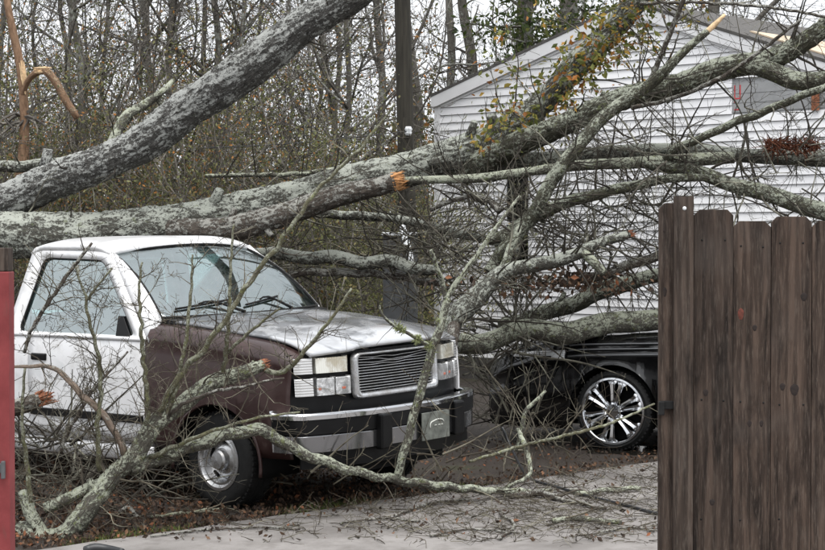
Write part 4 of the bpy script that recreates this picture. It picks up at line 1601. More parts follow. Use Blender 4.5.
m.box((-1.9, 0, 0.7), (2.4, 1.4, 0.4))
m.build('underbody', M['dark'], CAR, smooth=False)
wh = make_wheel(0.340, 0.24, 0.278, 'spoke', (M['rubber'], M['chrome']))
for i, (x, sgn) in enumerate(((0, 1), (0, -1), (-2.8, 1), (-2.8, -1))):
    w_ = wh if i == 0 else copy_tree(wh)
    w_.parent = CAR
    w_.location = (x, sgn * 0.795, 0.340)
    w_.rotation_euler = (0, 0, math.pi if sgn > 0 else 0)

# ------------------------------------------------------------------ woods behind
def bare_tree(seed, h, r, lean=(0, 0), n_limb=9, twl=1.1, lvl=2, first=0.25, kids=(3, 5), leaves=0, leaf_mat='leaf_thicket', bmat='bark_far', tmat='twig_far', fork=False, leaf_size=0.07):
    rng = RS(seed)
    root = empty('bare_tree')
    tm, cm = MB(), MB()
    n_ = 16
    zz = np.linspace(-0.1, h, n_)
    wx = np.cumsum(rng.randn(n_) * 0.05 * h / 8) + lean[0] * zz
    wy = np.cumsum(rng.randn(n_) * 0.05 * h / 8) + lean[1] * zz
    rad = r * (1 - 0.75 * (zz / h)) + 0.01
    rad[0] *= 1.3
    path = catmull(np.stack([wx, wy, zz, rad], 1), h / 40)
    tm.tube(path, 8, rng, 0.02, 0.05)
    lv = [] if leaves else None
    for k_ in range(n_limb):
        t = rng.uniform(first, 0.98)
        i = int(t * (len(path) - 2))
        az = rng.uniform(0, 6.3)
        el = rng.uniform(0.3, 1.1)
        d = np.array([math.cos(az) * math.cos(el), math.sin(az) * math.cos(el), math.sin(el)])
        L = h * rng.uniform(0.22, 0.42) * (1.15 - 0.6 * t)
        P = [path[i, :3]]
        for _ in range(6):
            d = unit(d + rng.randn(3) * 0.18 + np.array([0, 0, 0.08]))
            P.append(P[-1] + d * L / 6)
        P = np.array(P)
        R = np.linspace(path[i, 3] * 0.55, path[i, 3] * 0.12 + 0.004, 7)
        lp = catmull(np.hstack([P, R[:, None]]), L / 12)
        tm.tube(lp, 6, rng, 0.02, 0.03)
        twigs_on(cm, lp, rng, int(5 + L * 2.2), twl, 0.012, lvl, kids, 0.2, 1.0, (0, 0, 0.15), lv, 0.03, 0.16, 3, 0.16, 0.0032)
    twigs_on(cm, path, rng, 14, twl, 0.012, lvl, kids, first * 0.7, 1.0, (0, 0, 0.1), lv, 0.03, 0.16, 3, 0.16, 0.0032)
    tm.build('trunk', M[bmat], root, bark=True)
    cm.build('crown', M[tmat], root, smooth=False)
    if leaves and lv:
        lv = np.array(lv)
        idx = rng.randint(0, len(lv), leaves)
        lm_ = MB()
        leaf_quads(lm_, lv[idx] + rng.randn(leaves, 3) * 0.05, leaf_size, rng, 0.5)
        lm_.build('leaves', M[leaf_mat], root, smooth=False)
    return root


def plant(o, px, d, rz=0.0, s=1.0):
    x = (px - 412.5) / F * d
    o.location = (x, d, 0)
    o.rotation_euler = (0, 0, rz)
    o.scale = (s, s, s)
    return o


special = [
    # px, depth, height, radius, lean, limbs, first, leaves, label
    (146, 27.0, 10, 0.075, (0.000, 0.0), 11, 0.30, 0, 'dark straight bare tree above the middle of the upper fallen trunk'),
    (66, 26.0, 9.5, 0.07, (-0.02, 0.0), 10, 0.35, 0, 'slender dark bare tree just right of the snapped orange sapling'),
    (52, 28.0, 9.0, 0.05, (0.02, 0.0), 8, 0.35, 0, 'thin bare tree rising behind the snapped orange sapling'),
    (380, 29.0, 9.5, 0.085, (0.0, 0.0), 14, 0.26, 0, 'forked grey bare tree just left of the utility pole'),
    (440, 31.0, 10.0, 0.13, (-0.115, 0.0), 4, 0.55, 0, 'leaning grey tree between the utility pole and the roof corner'),
    (458, 33.0, 11.0, 0.10, (0.0, 0.0), 6, 0.5, 0, 'upright grey tree rising behind the left end of the roof'),
    (340, 26.0, 8.0, 0.045, (-0.03, 0.0), 10, 0.3, 300, 'thin bare tree right of the upper end of the diagonal trunk'),
    (225, 25.0, 8.5, 0.06, (0.02, 0.0), 12, 0.3, 500, 'brown leafed small tree behind the diagonal trunk'),
    (718, 31.0, 11.0, 0.16, (0.01, 0.0), 6, 0.4, 0, 'dark trunk rising behind the roof right of its peak'),
]
for i, (px, d, h, r, le, nl, fi, lv, lab) in enumerate(special):
    t = plant(bare_tree(100 + i, h, r, le, nl, 1.1, 2, fi, (2, 4), lv, leaf_size=0.05), px, d)
    tag(t, lab, 'tree')
# grey tree with several stems behind the roof, one object
t = empty('bare_tree')
rng = RS(77)
tm, cm = MB(), MB()
for k_, (dx, lx) in enumerate(((0.0, -0.10), (0.1, 0.03), (0.25, 0.14), (0.05, 0.07))):
    zz = np.linspace(-0.1, 10, 12)
    P = np.stack([dx + lx * zz + np.cumsum(rng.randn(12) * 0.05), np.cumsum(rng.randn(12) * 0.05), zz, np.linspace(0.17, 0.05, 12)], 1)
    P = catmull(P, 0.25)
    tm.tube(P, 10, rng, 0.02, 0.06)
    twigs_on(cm, P, rng, 14, 1.6, 0.03, 2, (2, 4), 0.4, 1.0, (0, 0, 0.3), None, 0.02, 0.15, 4, 0.2, 0.005)
tm.build('trunk', M['bark_far'], t, bark=True)
cm.build('crown', M['twig_far'], t, smooth=False)
tag(plant(t, 500, 35), 'many stemmed grey bare tree showing over the left roof slope', 'tree')


def evergreen(seed, h, r, n_leaf, rx):
    rng = RS(seed)
    root = empty('evergreen_tree')
    tm, lm_ = MB(), MB()
    P = catmull([[0, 0, -0.1, r], [0.05, 0, h * 0.4, r * 0.8], [0, 0.05, h, r * 0.3]], 0.3)
    tm.tube(P, 8, rng, 0.02, 0.05)
    pts_ = []
    for _ in range(46):
        i = rng.randint(len(P) // 3, len(P))
        d = unit(np.append(rng.randn(2), rng.uniform(-0.1, 0.5)))
        L = rx * rng.uniform(0.4, 1.1)
        b = P[i, :3]
        tm.twig(np.array([b, b + d * L * 0.5, b + d * L + np.array([0, 0, 0.1])]), np.array([0.03, 0.02, 0.008]), 4)
        for _ in range(n_leaf // 46):
            pts_.append(b + d * L * rng.uniform(0.3, 1.1) + rng.randn(3) * 0.16)
    leaf_quads(lm_, pts_, 0.13, rng, 0.1, 0.4)
    tm.build('trunk', M['bark_far'], root, bark=True)
    lm_.build('crown', M['leaf_green'], root, smooth=False)
    return root


tag(plant(evergreen(5, 7.6, 0.16, 5000, 1.2), 527, 33), 'dark green evergreen peeking over the left roof slope', 'tree')
tag(plant(evergreen(6, 8.4, 0.16, 5000, 1.1), 572, 36), 'second green tree behind the roof near its peak', 'tree')

# the repeating small trees of the wood edge
protos = [bare_tree(200 + i, RS(i).uniform(7, 9.5), RS(i + 50).uniform(0.02, 0.042), tuple(RS(i + 9).uniform(-0.06, 0.06, 2)), 9, 1.0, 2, 0.16, (2, 4), 160 if i % 2 else 300, leaf_size=0.05) for i in range(8)]
rng = RS(42)
cnt = 0
spots = []
for d, n_ in ((23.5, 7), (28, 8)):
    for i in range(n_):
        spots.append((-30 + (i + rng.uniform(0.1, 0.9)) * 440 / n_, d + rng.uniform(-1.2, 1.2)))
for d in (40,):
    for i in range(8):
        spots.append((430 + (i + rng.uniform(0.1, 0.9)) * 420 / 8, d + rng.uniform(-1.5, 1.5)))
planted = []
for i, (px, d) in enumerate(spots):
    if 385 < px < 432 and d < 27:
        px -= 50
    k_ = i % 8
    t = protos[k_] if i < 8 else copy_tree(protos[k_])
    plant(t, px, d, rng.uniform(0, 6.3), rng.uniform(0.85, 1.15))
    planted.append((px, d, t))

ORD = ['first', 'second', 'third', 'fourth', 'fifth', 'sixth', 'seventh', 'eighth', 'ninth', 'tenth']
for dlo, dhi, lab, grp in ((0, 25.7, 'slender twiggy bare tree in the nearest row of the wood, %s from the left', 'bare trees of the wood edge'), (25.7, 34, 'slender twiggy bare tree in the second row of the wood, %s from the left', 'bare trees of the wood edge'),
                           (34, 99, 'bare treetop showing over the house roof, %s from the left', 'bare treetops behind the house')):
    row = sorted([q for q in planted if dlo <= q[1] < dhi], key=lambda q: q[0] * q[1])
    for q, w_ in zip(row, ORD):
        tag(q[2], lab % w_, 'tree', grp)

# undergrowth: one mass of stems and leaves
ug = empty('undergrowth')
ug['kind'] = 'stuff'
ug['label'] = 'tangled undergrowth of stems and brown green leaves at the wood edge'
rng = RS(900)
st_, lf1, lf2 = MB(), [], []
for i in range(520):
    d = rng.uniform(19.2, 27)
    px = rng.uniform(-60, 418)
    x = (px - 412.5) / F * d
    hgt = rng.uniform(1.3, 4.6) * (0.72 if px > 320 else 1.0)
    lv = []
    grow(st_, np.array([x, d, 0.0]), np.array([rng.randn() * 0.2, rng.randn() * 0.2, 1.0]), hgt, rng.uniform(0.008, 0.018), 2, rng, 0.13, 0.05, (3, 6), 3, 0.3, 0.45, lv, rmin=0.003)
    if px > 290 and rng.rand() < 0.85 or rng.rand() < 0.15:
        lf2 += lv
    else:
        lf1 += lv
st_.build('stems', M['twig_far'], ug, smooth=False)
for nm, lv, mt, n_ in (('brown_leaves', lf1, 'leaf_thicket', 95000), ('olive_leaves', lf2, 'leaf_olive', 60000)):
    lv = np.array(lv)
    idx = rng.randint(0, len(lv), n_)
    m = MB()
    leaf_quads(m, lv[idx] + rng.randn(n_, 3) * 0.09, 0.040, rng, 0.3)
    m.build(nm, M[mt], ug, smooth=False)

# far wood: one mass
fw = empty('far_wood')
fw['kind'] = 'stuff'
fw['label'] = 'hazy mass of far trees behind the wood edge'
rng = RS(901)
st_, lf1 = MB(), []
for i in range(46):
    d = rng.uniform(32, 72)
    x = rng.uniform(-0.27, 0.30) * d
    if -0.045 < x / d < 0.03 and rng.rand() < 0.6:
        continue
    hgt = rng.uniform(4, 9.5)
    lv = []
    grow(st_, np.array([x, d, 0.0]), np.array([rng.randn() * 0.06, rng.randn() * 0.06, 1.0]), hgt, rng.uniform(0.025, 0.065), 2, rng, 0.05, 0.06, (7, 10), 4, 0.9, 0.36, lv, (0.4, 0.9), 0.008)
    lf1 += [p for p in lv if p[2] < 4.2]
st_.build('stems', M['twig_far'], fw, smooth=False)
lv = np.array(lf1)
idx = rng.randint(0, len(lv), 16000)
m = MB()
leaf_quads(m, lv[idx] + rng.randn(16000, 3) * 0.2, 0.16, rng, 0.3)
m.build('far_leaves', M['leaf_thicket'], fw, smooth=False)
m = MB()
n_ = 110000
dd = rng.uniform(28, 40, n_)
xx = (rng.uniform(-90, 440, n_) - 412.5) / F * dd
zm = 3.9 + 1.2 * np.sin(xx * 0.9 + dd) + 0.8 * np.sin(xx * 2.3 + 1.0)
zz = np.abs(rng.randn(n_)) * zm * 0.55
leaf_quads(m, np.stack([xx, dd, zz], 1), 0.075, rng, 0.2)
m.build('brush_leaves', M['leaf_thicket'], fw, smooth=False)

# snapped orange sapling
sap = empty('snapped_sapling', tuple(G(-24, 240 + F * EYE / 18.6)))
tag(sap, 'snapped orange barked sapling with its top bent over at the left', 'sapling')
DS = 18.6
O = np.array(sap.location)


def loc_path(pts, O=O):
    c = [[*(W(px, py, d) - O), dia * d / F / 2] for px, py, d, dia in pts]
    return catmull(c, 0.06)


rng = RS(31)
P = loc_path([(-24, 430, DS, 13), (-8, 270, DS, 12), (14, 205, DS, 12), (23, 165, DS, 11), (25, 125, DS, 9.5), (24, 92, DS, 9), (20, 60, DS, 8.5), (13, 28, DS, 7.5), (8, 0, DS, 7), (4, -40, DS, 6)])
MB().tube(P, 12, rng, 0.02, 0.05).build('stem', M['bark_orange'], sap, bark=True)
P2 = loc_path([(23, 98, DS, 5), (28, 82, DS - 0.1, 6), (37, 73, DS - 0.2, 7), (46, 71, DS - 0.3, 8), (56, 82, DS - 0.3, 8), (67, 101, DS - 0.3, 8), (78, 118, DS - 0.3, 7)])
MB().tube(P2, 10, rng, 0.02, 0.05).build('bent_top', M['bark_orange'], sap, bark=True)
m = MB()
for _ in range(16):
    a = W(rng.uniform(20, 25), rng.uniform(60, 70), DS - 0.06) - O
    b = W(rng.uniform(23, 27), rng.uniform(80, 95), DS - 0.06) - O
    m.twig(np.array([a, (a + b) / 2, b]), np.array([0.004, 0.016, 0.006]), 4)
m.build('splintered_wood', M['splinter_pale'], sap, smooth=False)
m = MB()
for _ in range(10):
    a = W(rng.uniform(34, 40), rng.uniform(68, 74), DS - 0.28) - O
    b = W(rng.uniform(46, 53), rng.uniform(67, 73), DS - 0.34) - O
    m.twig(np.array([a, (a + b) / 2, b]), np.array([0.004, 0.016, 0.004]), 4)
m.build('splintered_wood', M['splinter_pale'], sap, smooth=False)
m = MB()
for _ in range(9):
    b = W(rng.uniform(20, 29), rng.uniform(112, 122), DS) - O
    grow(m, b, np.array([rng.uniform(-1, 1), -0.3, rng.uniform(-0.7, 0.3)]), rng.uniform(0.3, 0.6), 0.02, 1, rng, 0.25, -0.04, (1, 3), 4)
m.build('side_shoots', M['twig_far'], sap, smooth=False)

# ------------------------------------------------------------------ the big fallen tree
FT = empty('fallen_tree')
tag(FT, 'huge grey fallen tree with forked trunk lying across the yard above the truck', 'fallen tree')
DB = 16.6
oA, PA = limb(FT, 'trunk', [(-190, 262, 17.4, 62), (-90, 240, 17.1, 50), (-20, 212, 16.9, 40), (60, 180, 16.7, 36), (120, 152, 16.5, 36), (180, 118, 16.3, 38), (232, 80, 16.1, 39), (290, 37, 15.9, 36), (345, -2, 15.7, 33), (430, -70, 15.4, 29), (540, -160, 15.0, 26)], M['bark_grey'], 1, 56, 0.06, 0.004, 0.12, 5, 0.012, 0.04)
oA['label'] = 'smooth grey upper stem rising diagonally'
oB, PB = limb(FT, 'trunk', [(-190, 266, 17.4, 70), (-60, 236, 16.9, 54), (0, 232, 16.7, 50), (60, 234, 16.6, 46), (130, 230, 16.6, 42), (200, 220, 16.6, 40), (270, 206, 16.6, 38), (330, 190, 16.6, 36), (400, 172, 16.6, 35), (450, 160, 16.6, 38), (492, 148, 16.6, 38), (520, 150, 16.6, 24)], M['bark_lichen'], 2, 56, 0.07, 0.004, 0.12, 7, 0.012, 0.04)
oC, PC = limb(FT, 'broken_limb', [(170, 232, 16.4, 22), (230, 228, 16.2, 25), (272, 217, 16.05, 24), (310, 207, 16.0, 22), (350, 193, 15.9, 20), (397, 180, 15.85, 19)], M['bark_brown'], 3, 34, 0.06, 0.004, 0.1, 3, 0.008, 0.03)
broken_end(oC, PC, True, M['splinter'], RS(5), 90, 1.5)
o1, P1 = limb(FT, 'limb', [(462, 160, 16.6, 36), (490, 142, 16.4, 34), (516, 122, 16.3, 29), (550, 92, 16.2, 25), (590, 50, 16.2, 24), (625, 14, 16.2, 23), (650, -16, 16.2, 22), (690, -70, 16.2, 19)], M['bark_lichen'], 4, 40, 0.10, 0.004, 0.15, 5, 0.010, 0.035)
o2, P2_ = limb(FT, 'limb', [(470, 165, 16.6, 30), (500, 154, 16.3, 26), (540, 134, 16.0, 22), (600, 108, 15.8, 22), (660, 88, 15.6, 23), (720, 71, 15.4, 22), (765, 62, 15.3, 22), (800, 43, 15.2, 19), (835, 18, 15.1, 17), (880, -20, 15.0, 14)], M['bark_green'], 5, 36, 0.09, 0.004, 0.15, 7, 0.009, 0.035)
o3, P3 = limb(FT, 'limb', [(745, 66, 15.35, 17), (775, 74, 15.2, 19), (805, 79, 15.1, 19), (850, 80, 15.0, 17), (920, 76, 14.8, 12)], M['bark_green'], 6, 14, 0.08, 0.02, 0.15, 2)
o4, P4 = limb(FT, 'limb', [(488, 160, 16.5, 32), (540, 158, 16.3, 18), (600, 154, 16.1, 15), (680, 150, 15.9, 13), (740, 156, 15.6, 14), (780, 158, 15.4, 16), (835, 159, 15.2, 17), (930, 158, 14.8, 12)], M['bark_lichen'], 7, 16, 0.05, 0.015, 0.12, 2)
o5, P5 = limb(FT, 'limb', [(404, 181, 15.85, 7), (470, 178, 15.7, 9), (530, 172, 15.6, 9.5), (591, 164.5, 15.5, 11), (642, 162, 15.4, 12), (690, 160, 15.4, 13), (735, 158, 15.4, 12)], M['bark_pale'], 8, 14, 0.05, 0.015, 0.12, 1)
o6, P6 = limb(FT, 'limb', [(638, 163, 15.4, 10), (690, 171, 15.3, 14), (732, 184, 15.1, 15), (780, 198, 14.9, 17), (835, 216, 14.6, 18), (900, 240, 14.3, 16)], M['bark_green'], 9, 16, 0.06, 0.015, 0.15, 2)
o7, P7 = limb(FT, 'limb', [(660, 160, 15.4, 8), (688, 144, 15.2, 8), (732, 124, 15.0, 8.5), (772, 108, 14.8, 8), (816, 90, 14.6, 7.5), (870, 70, 14.5, 6)], M['bark_green'], 10, 12, 0.06, 0.015, 0.2)
o8, P8 = limb(FT, 'limb', [(490, 272, 15.3, 13), (505, 248, 15.3, 14), (532, 216, 15.25, 14), (556, 177, 15.2, 13.5), (572, 152, 15.2, 13.5), (596, 124, 15.2, 14), (625, 102, 15.2, 13), (655, 78, 15.1, 11), (682, 54, 15.0, 9), (706, 32, 15.0, 7)], M['bark_green'], 11, 14, 0.07, 0.02, 0.2, 2)
P9t = limb_path([(704, 34, 15.0, 6), (714, 25, 15.0, 5.5), (724, 15, 15.0, 3)])
MB().tube(P9t, 8, RS(3), 0.05, 0.1).build('stripped_tip', M['splinter_pale'], o8)
o9, P9 = limb(FT, 'limb', [(488, 240, 15.6, 9), (510, 232, 15.6, 13), (536, 216, 15.5, 13), (582, 197, 15.4, 12), (640, 184, 15.3, 10), (700, 178, 15.2, 8), (760, 186, 15.1, 6)], M['bark_green'], 12, 12, 0.07, 0.02, 0.2, 1)
o10, P10 = limb(FT, 'limb', [(632, 108, 15.5, 5), (680, 96, 15.3, 4.5), (736, 68, 15.1, 4), (800, 20, 14.9, 3)], M['bark_brown'], 13, 8, 0.05, 0.01, 0.2)
o11, P11 = limb(FT, 'limb', [(640, 4, 15.6, 4), (700, 3, 15.4, 3.5), (770, 8, 15.2, 3.5), (840, 20, 15.0, 3)], M['bark_brown'], 14, 8, 0.05, 0.01, 0.2)
o12, P12 = limb(FT, 'limb', [(650, 80, 15.5, 6), (665, 45, 15.4, 5.5), (678, 12, 15.3, 5), (690, -20, 15.2, 4)], M['bark_brown'], 15, 8, 0.05, 0.01, 0.2)
o13, P13 = limb(FT, 'limb', [(108, 150, 16.9, 10), (118, 128, 17.1, 10), (130, 113, 17.2, 10), (150, 103, 17.3, 9), (164, 92, 17.3, 7), (174, 80, 17.4, 5)], M['bark_pale'], 16, 10, 0.08, 0.02, 0.3, 1)
o14, P14 = limb(FT, 'limb', [(156, 98, 17.3, 6), (164, 108, 17.3, 6), (172, 120, 17.2, 5)], M['bark_pale'], 17, 8, 0.05, 0.02, 0.2)
o15, P15 = limb(FT, 'limb', [(500, 210, 15.6, 7), (478, 196, 15.7, 6), (455, 200, 15.8, 5), (430, 210, 15.9, 4)], M['bark_brown'], 18, 8, 0.05, 0.02, 0.3)
rng = RS(500)
lv1 = []
m = MB()
twigs_on(m, P2_, rng, 34, 0.75, 0.011, 2, (2, 4), 0.2, 1.0, (0, -0.2, 0.2))
twigs_on(m, P3, rng, 10, 0.7, 0.009, 2)
twigs_on(m, P4, rng, 22, 0.8, 0.010, 2, (2, 4), 0.15, 1.0, (0, -0.2, -0.1))
twigs_on(m, P5, rng, 26, 0.6, 0.008, 2, (2, 4), 0.1, 1.0, (0, -0.2, -0.1))
twigs_on(m, P6, rng, 24, 0.9, 0.010, 2, (2, 4), 0.0, 1.0, (0, 0, -0.3))
twigs_on(m, P7, rng, 16, 0.7, 0.009, 2)
twigs_on(m, P8, rng, 30, 0.7, 0.009, 2, (2, 4), 0.0, 0.9)
twigs_on(m, P9, rng, 34, 0.7, 0.009, 2, (2, 5), 0.0, 1.0, (0, 0, -0.1))
twigs_on(m, P10, rng, 8, 0.5, 0.006, 1)
twigs_on(m, P11, rng, 14, 0.6, 0.006, 2, (2, 4), 0, 1, (0, 0, -0.2))
twigs_on(m, P12, rng, 12, 0.7, 0.007, 2)
twigs_on(m, P15, rng, 10, 0.6, 0.007, 2)
twigs_on(m, P13, rng, 8, 0.5, 0.007, 1)
twigs_on(m, PA, rng, 8, 0.5, 0.010, 1, (1, 3), 0.25, 0.75)
twigs_on(m, PB, rng, 26, 0.6, 0.008, 1, (2, 4), 0.25, 0.98, (0, -0.2, 0.2))
twigs_on(m, P1, rng, 26, 0.7, 0.009, 2, (2, 4), 0.15, 1.0, (0, -0.2, 0), lv1)
o = m.build('twigs', M['twig'], FT, smooth=False)
o['kind'] = 'stuff'
lv1 = np.array(lv1)
m = MB()
idx = rng.randint(0, len(lv1), 900)
leaf_quads(m, lv1[idx] + rng.randn(900, 3) * 0.06, 0.062, rng, 0.5, 0.5)
cl_ = []
for _ in range(1150):
    i = int(len(P1) * min(0.9, max(0.1, rng.normal(0.5, 0.17))))
    cl_.append(P1[i, :3] + unit(rng.randn(3) + np.array([0.2, -0.5, 0])) * P1[i, 3] * rng.uniform(0.9, 2.8))
leaf_quads(m, cl_, 0.07, rng, 0.5, 0.5)
o = m.build('leaves', M['leaf_autumn'], FT, smooth=False)
o['kind'] = 'stuff'

# rust red needle clump on the limb
rng = RS(62)
m = MB()
for _ in range(420):
    b = W(rng.uniform(764, 820), rng.uniform(143, 151), 15.1) + np.array([0, rng.uniform(-0.1, 0.1), 0])
    d = unit(rng.randn(3) * 0.7 + np.array([rng.uniform(-1, 1), -0.2, 0.35]))
    L = rng.uniform(0.05, 0.15)
    m.twig(np.array([b, b + d * L * 0.6, b + d * L + np.array([0, 0, -0.02])]), np.array([0.004, 0.004, 0.001]), 3)
o = m.build('needle_clump', M['needles'], None, smooth=False)
tag(o, 'clump of rust red dead needles lying on the horizontal limb at right', 'needles')


# ------------------------------------------------------------------ limbs and logs lying across the car and yard
def fallen_limb(label, specs, seed, tw, name='fallen_limb', cat='fallen limb', tmat='twig', group=None):
    """specs: list of (pts, material, sides, broken end or None); tw: list of (index, n, L, r, lvl, bias)"""
    root = empty(name)
    tag(root, label, cat, group)
    paths = []
    for i, (pts, mt, sides, brk) in enumerate(specs):
        o_, P_ = limb(root, 'limb' if i else 'main_limb', pts, M[mt], seed + i, sides, 0.08, 0.02, 0.2, 2 if i == 0 else 0)
        if brk:
            broken_end(o_, P_, True, M[brk], RS(seed + 70 + i), 34, 1.8)
        paths.append(P_)
    rng = RS(seed + 500)
    if tw:
        mm = MB()
        for i, n_, L, r, lv_, bias in tw:
            twigs_on(mm, paths[i], rng, n_, L, r, lv_, (2, 4), 0.0, 1.0, bias)
        t_ = mm.build('twigs', M[tmat], root, smooth=False)
        t_['kind'] = 'stuff'
    return root, paths


fallen_limb('long lichen covered limb lying level across the hood of the black car',
            [([(462, 343, 15.4, 22), (500, 336, 15.45, 20), (560, 330, 15.5, 22), (610, 325, 15.5, 22), (660, 319, 15.5, 21), (730, 309, 15.5, 22), (800, 301, 15.4, 16)], 'bark_pale', 18, None)],
            700, [(0, 22, 0.5, 0.008, 2, (0, 0.3, 0.3))])
fallen_limb('green lichened limb sloping up behind the level limb on the car',
            [([(500, 327, 16.2, 16), (535, 316, 16.3, 16), (570, 304, 16.35, 17), (610, 291, 16.4, 17), (660, 275, 16.4, 15), (730, 255, 16.3, 12)], 'bark_green', 14, None)],
            720, [(0, 30, 0.6, 0.008, 2, (0, -0.2, 0.3))])
fallen_limb('forked limb rising from beside the truck hood to a broken brown end',
            [([(446, 335, 14.9, 22), (456, 318, 14.9, 22), (470, 302, 14.9, 21), (486, 286, 14.9, 19), (504, 273, 14.95, 16), (530, 266, 15.0, 14), (555, 259, 15.0, 13), (582, 252, 15.0, 12), (606, 243, 15.0, 10), (630, 233, 15.0, 8)], 'bark_lichen', 16, 'splinter_red'),
             ([(582, 250, 15.0, 9), (592, 260, 14.9, 10), (604, 274, 14.85, 9)], 'bark_pale', 10, None),
             ([(456, 320, 14.9, 14), (452, 345, 14.7, 13), (450, 375, 14.6, 12), (452, 412, 14.4, 12)], 'bark_brown', 10, None),
             ([(500, 275, 14.95, 9), (508, 255, 15.0, 9), (515, 240, 15.1, 8), (520, 225, 15.2, 7)], 'bark_green', 10, None)],
            740, [(0, 50, 0.65, 0.009, 2, (0, -0.2, 0.2)), (1, 6, 0.3, 0.006, 1, (0, 0, 0)), (3, 8, 0.4, 0.006, 1, (0, 0, 0))])
fallen_limb('broken rotten limb hanging level between the green limbs above the car',
            [([(560, 282, 15.6, 9), (600, 276, 15.6, 10), (640, 262, 15.6, 10), (690, 245, 15.5, 9)], 'bark_brown', 10, None)],
            760, [(0, 26, 0.6, 0.008, 2, (0, -0.1, 0.0))])
for k_, (lab, pts, mt) in enumerate((
        ('pale log lying level behind the truck hood left of the house', [(225, 250, 17.2, 12), (270, 254, 17.0, 13), (330, 258, 16.8, 13), (395, 264, 16.6, 13), (440, 272, 16.4, 11)], 'bark_lichen'),
        ('slim grey log just under the broken stub end', [(285, 212, 17.6, 8), (330, 214, 17.4, 9), (380, 218, 17.2, 9), (430, 226, 17.0, 9), (480, 238, 16.8, 8), (520, 252, 16.6, 7)], 'bark_lichen'),
        ('thin dark log low behind the right windshield corner of the truck', [(290, 274, 16.9, 7), (340, 272, 16.8, 8), (390, 276, 16.7, 8), (445, 284, 16.5, 7)], 'bark_brown'),
        ('thin pale dead stem lying along the top of the lower trunk', [(205, 176, 17.6, 4), (250, 175, 17.6, 4.5), (300, 174, 17.5, 4.5), (340, 168, 17.5, 4), (372, 165, 17.4, 3)], 'bark_pale'),
        ('pale log low in the wood at the far left', [(-40, 172, 18.4, 12), (10, 166, 18.4, 12), (60, 162, 18.3, 10), (100, 160, 18.2, 7)], 'bark_lichen'))):
    fallen_limb(lab, [(pts, mt, 12, None)], 780 + 10 * k_, [(0, 16, 0.55, 0.008, 2, (0, -0.1, 0.2))], 'fallen_log', 'log')


# tangled brush: heaps of loose twigs
def brush(label, seed, n_, px, py, d, L, r, lvl, tmat, up=(-0.3, 0.9), kids=(2, 4)):
    rng = RS(seed)
    mm = MB()
    cen = [(rng.uniform(*px), rng.uniform(*py)) for _ in range(max(4, n_ // 11))]
    for _ in range(n_):
        dd = rng.uniform(*d)
        c0 = cen[rng.randint(len(cen))]
        b = W(np.clip(rng.normal(c0[0], 14), px[0], px[1]), np.clip(rng.normal(c0[1], 10), py[0], py[1]), dd)
        b[2] = max(b[2], 0.01)
        dr = np.array([rng.uniform(-1, 1), rng.uniform(-0.5, 0.5), rng.uniform(*up)])
        grow(mm, b, dr, L * rng.uniform(0.4, 1.6), r * rng.uniform(0.4, 1.7), lvl, rng, 0.10, 0.0, kids, 4, 0.1, 0.5)
    o_ = mm.build('brush', M[tmat], None, smooth=False)
    o_['kind'] = 'stuff'
    o_['label'] = label
    return o_


brush('dense twig tangle in front of the house wall above the car', 810, 130, (425, 660), (205, 285), (15.4, 16.8), 0.7, 0.007, 2, 'twig')
brush('dark brush thickened to deepen the shade between the truck nose and the black car', 811, 110, (455, 530), (310, 430), (15.2, 17.0), 0.7, 0.008, 2, 'twig', (-0.4, 1.0))  # twigs packed densely here to darken the shaded gap
brush('thin twigs and dead canes standing before the black car', 812, 12, (480, 600), (440, 480), (13.4, 14.6), 0.65, 0.006, 2, 'twig_fore', (0.0, 1.2))
brush('brush heap in front of the truck door', 813, 95, (18, 150), (440, 505), (11.3, 12.3), 0.5, 0.006, 2, 'twig', (-0.2, 0.8))
brush('loose twigs behind the truck roof and around the cabinet', 814, 90, (250, 450), (215, 300), (16.5, 18.2), 0.7, 0.007, 2, 'twig', (-0.2, 0.9))
brush('brush piled against the grey cabinet', 817, 60, (365, 450), (250, 320), (17.0, 18.3), 0.6, 0.007, 2, 'twig_fore', (-0.2, 0.9))
brush('twigs tangled beneath the front bumper', 815, 34, (250, 470), (455, 485), (11.6, 12.2), 0.4, 0.005, 1, 'twig_fore', (-0.1, 0.6))
brush('twigs caught along the level limbs in front of the siding', 816, 60, (560, 825), (130, 225), (14.4, 15.4), 0.6, 0.006, 2, 'twig', (-0.8, 0.8))

# dead brown leaves caught in the tangle over the car
rng = RS(833)
m = MB()
C_ = np.array([W(rng.normal(560, 45), rng.normal(281, 6), rng.uniform(14.9, 15.9)) for _ in range(700)])
leaf_quads(m, C_, 0.06, rng, 0.3)
o = m.build('caught_leaves', M['leaf_litter'], None, smooth=False)
o['kind'] = 'stuff'
o['label'] = 'dead brown leaves caught in the tangle over the car'

# ------------------------------------------------------------------ foreground branch in front of the truck
FB = empty('foreground_branch')
tag(FB, 'lichen spotted branch sprawling across the foreground in front of the truck', 'branch')
fg = []


def fgl(pts, mt='bark_pale', sides=12, brk=None, name='limb', knots=0, wob=0.2):
    pts = [(a_, b_, c_, d_ * (0.9 if sides > 10 else 1.0)) for a_, b_, c_, d_ in pts]
    o_, P_ = limb(FB, name, pts, M[mt], 850 + len(fg), int(sides * 1.5), 0.09, 0.02, wob * 0.85, knots, 0.004 if sides > 10 else 0.0, 0.02 if sides > 10 else 0.03)
    if brk:
        broken_end(o_, P_, True, M[brk], RS(20 + len(fg)), 26, 1.6)
    fg.append(P_)
    return o_, P_


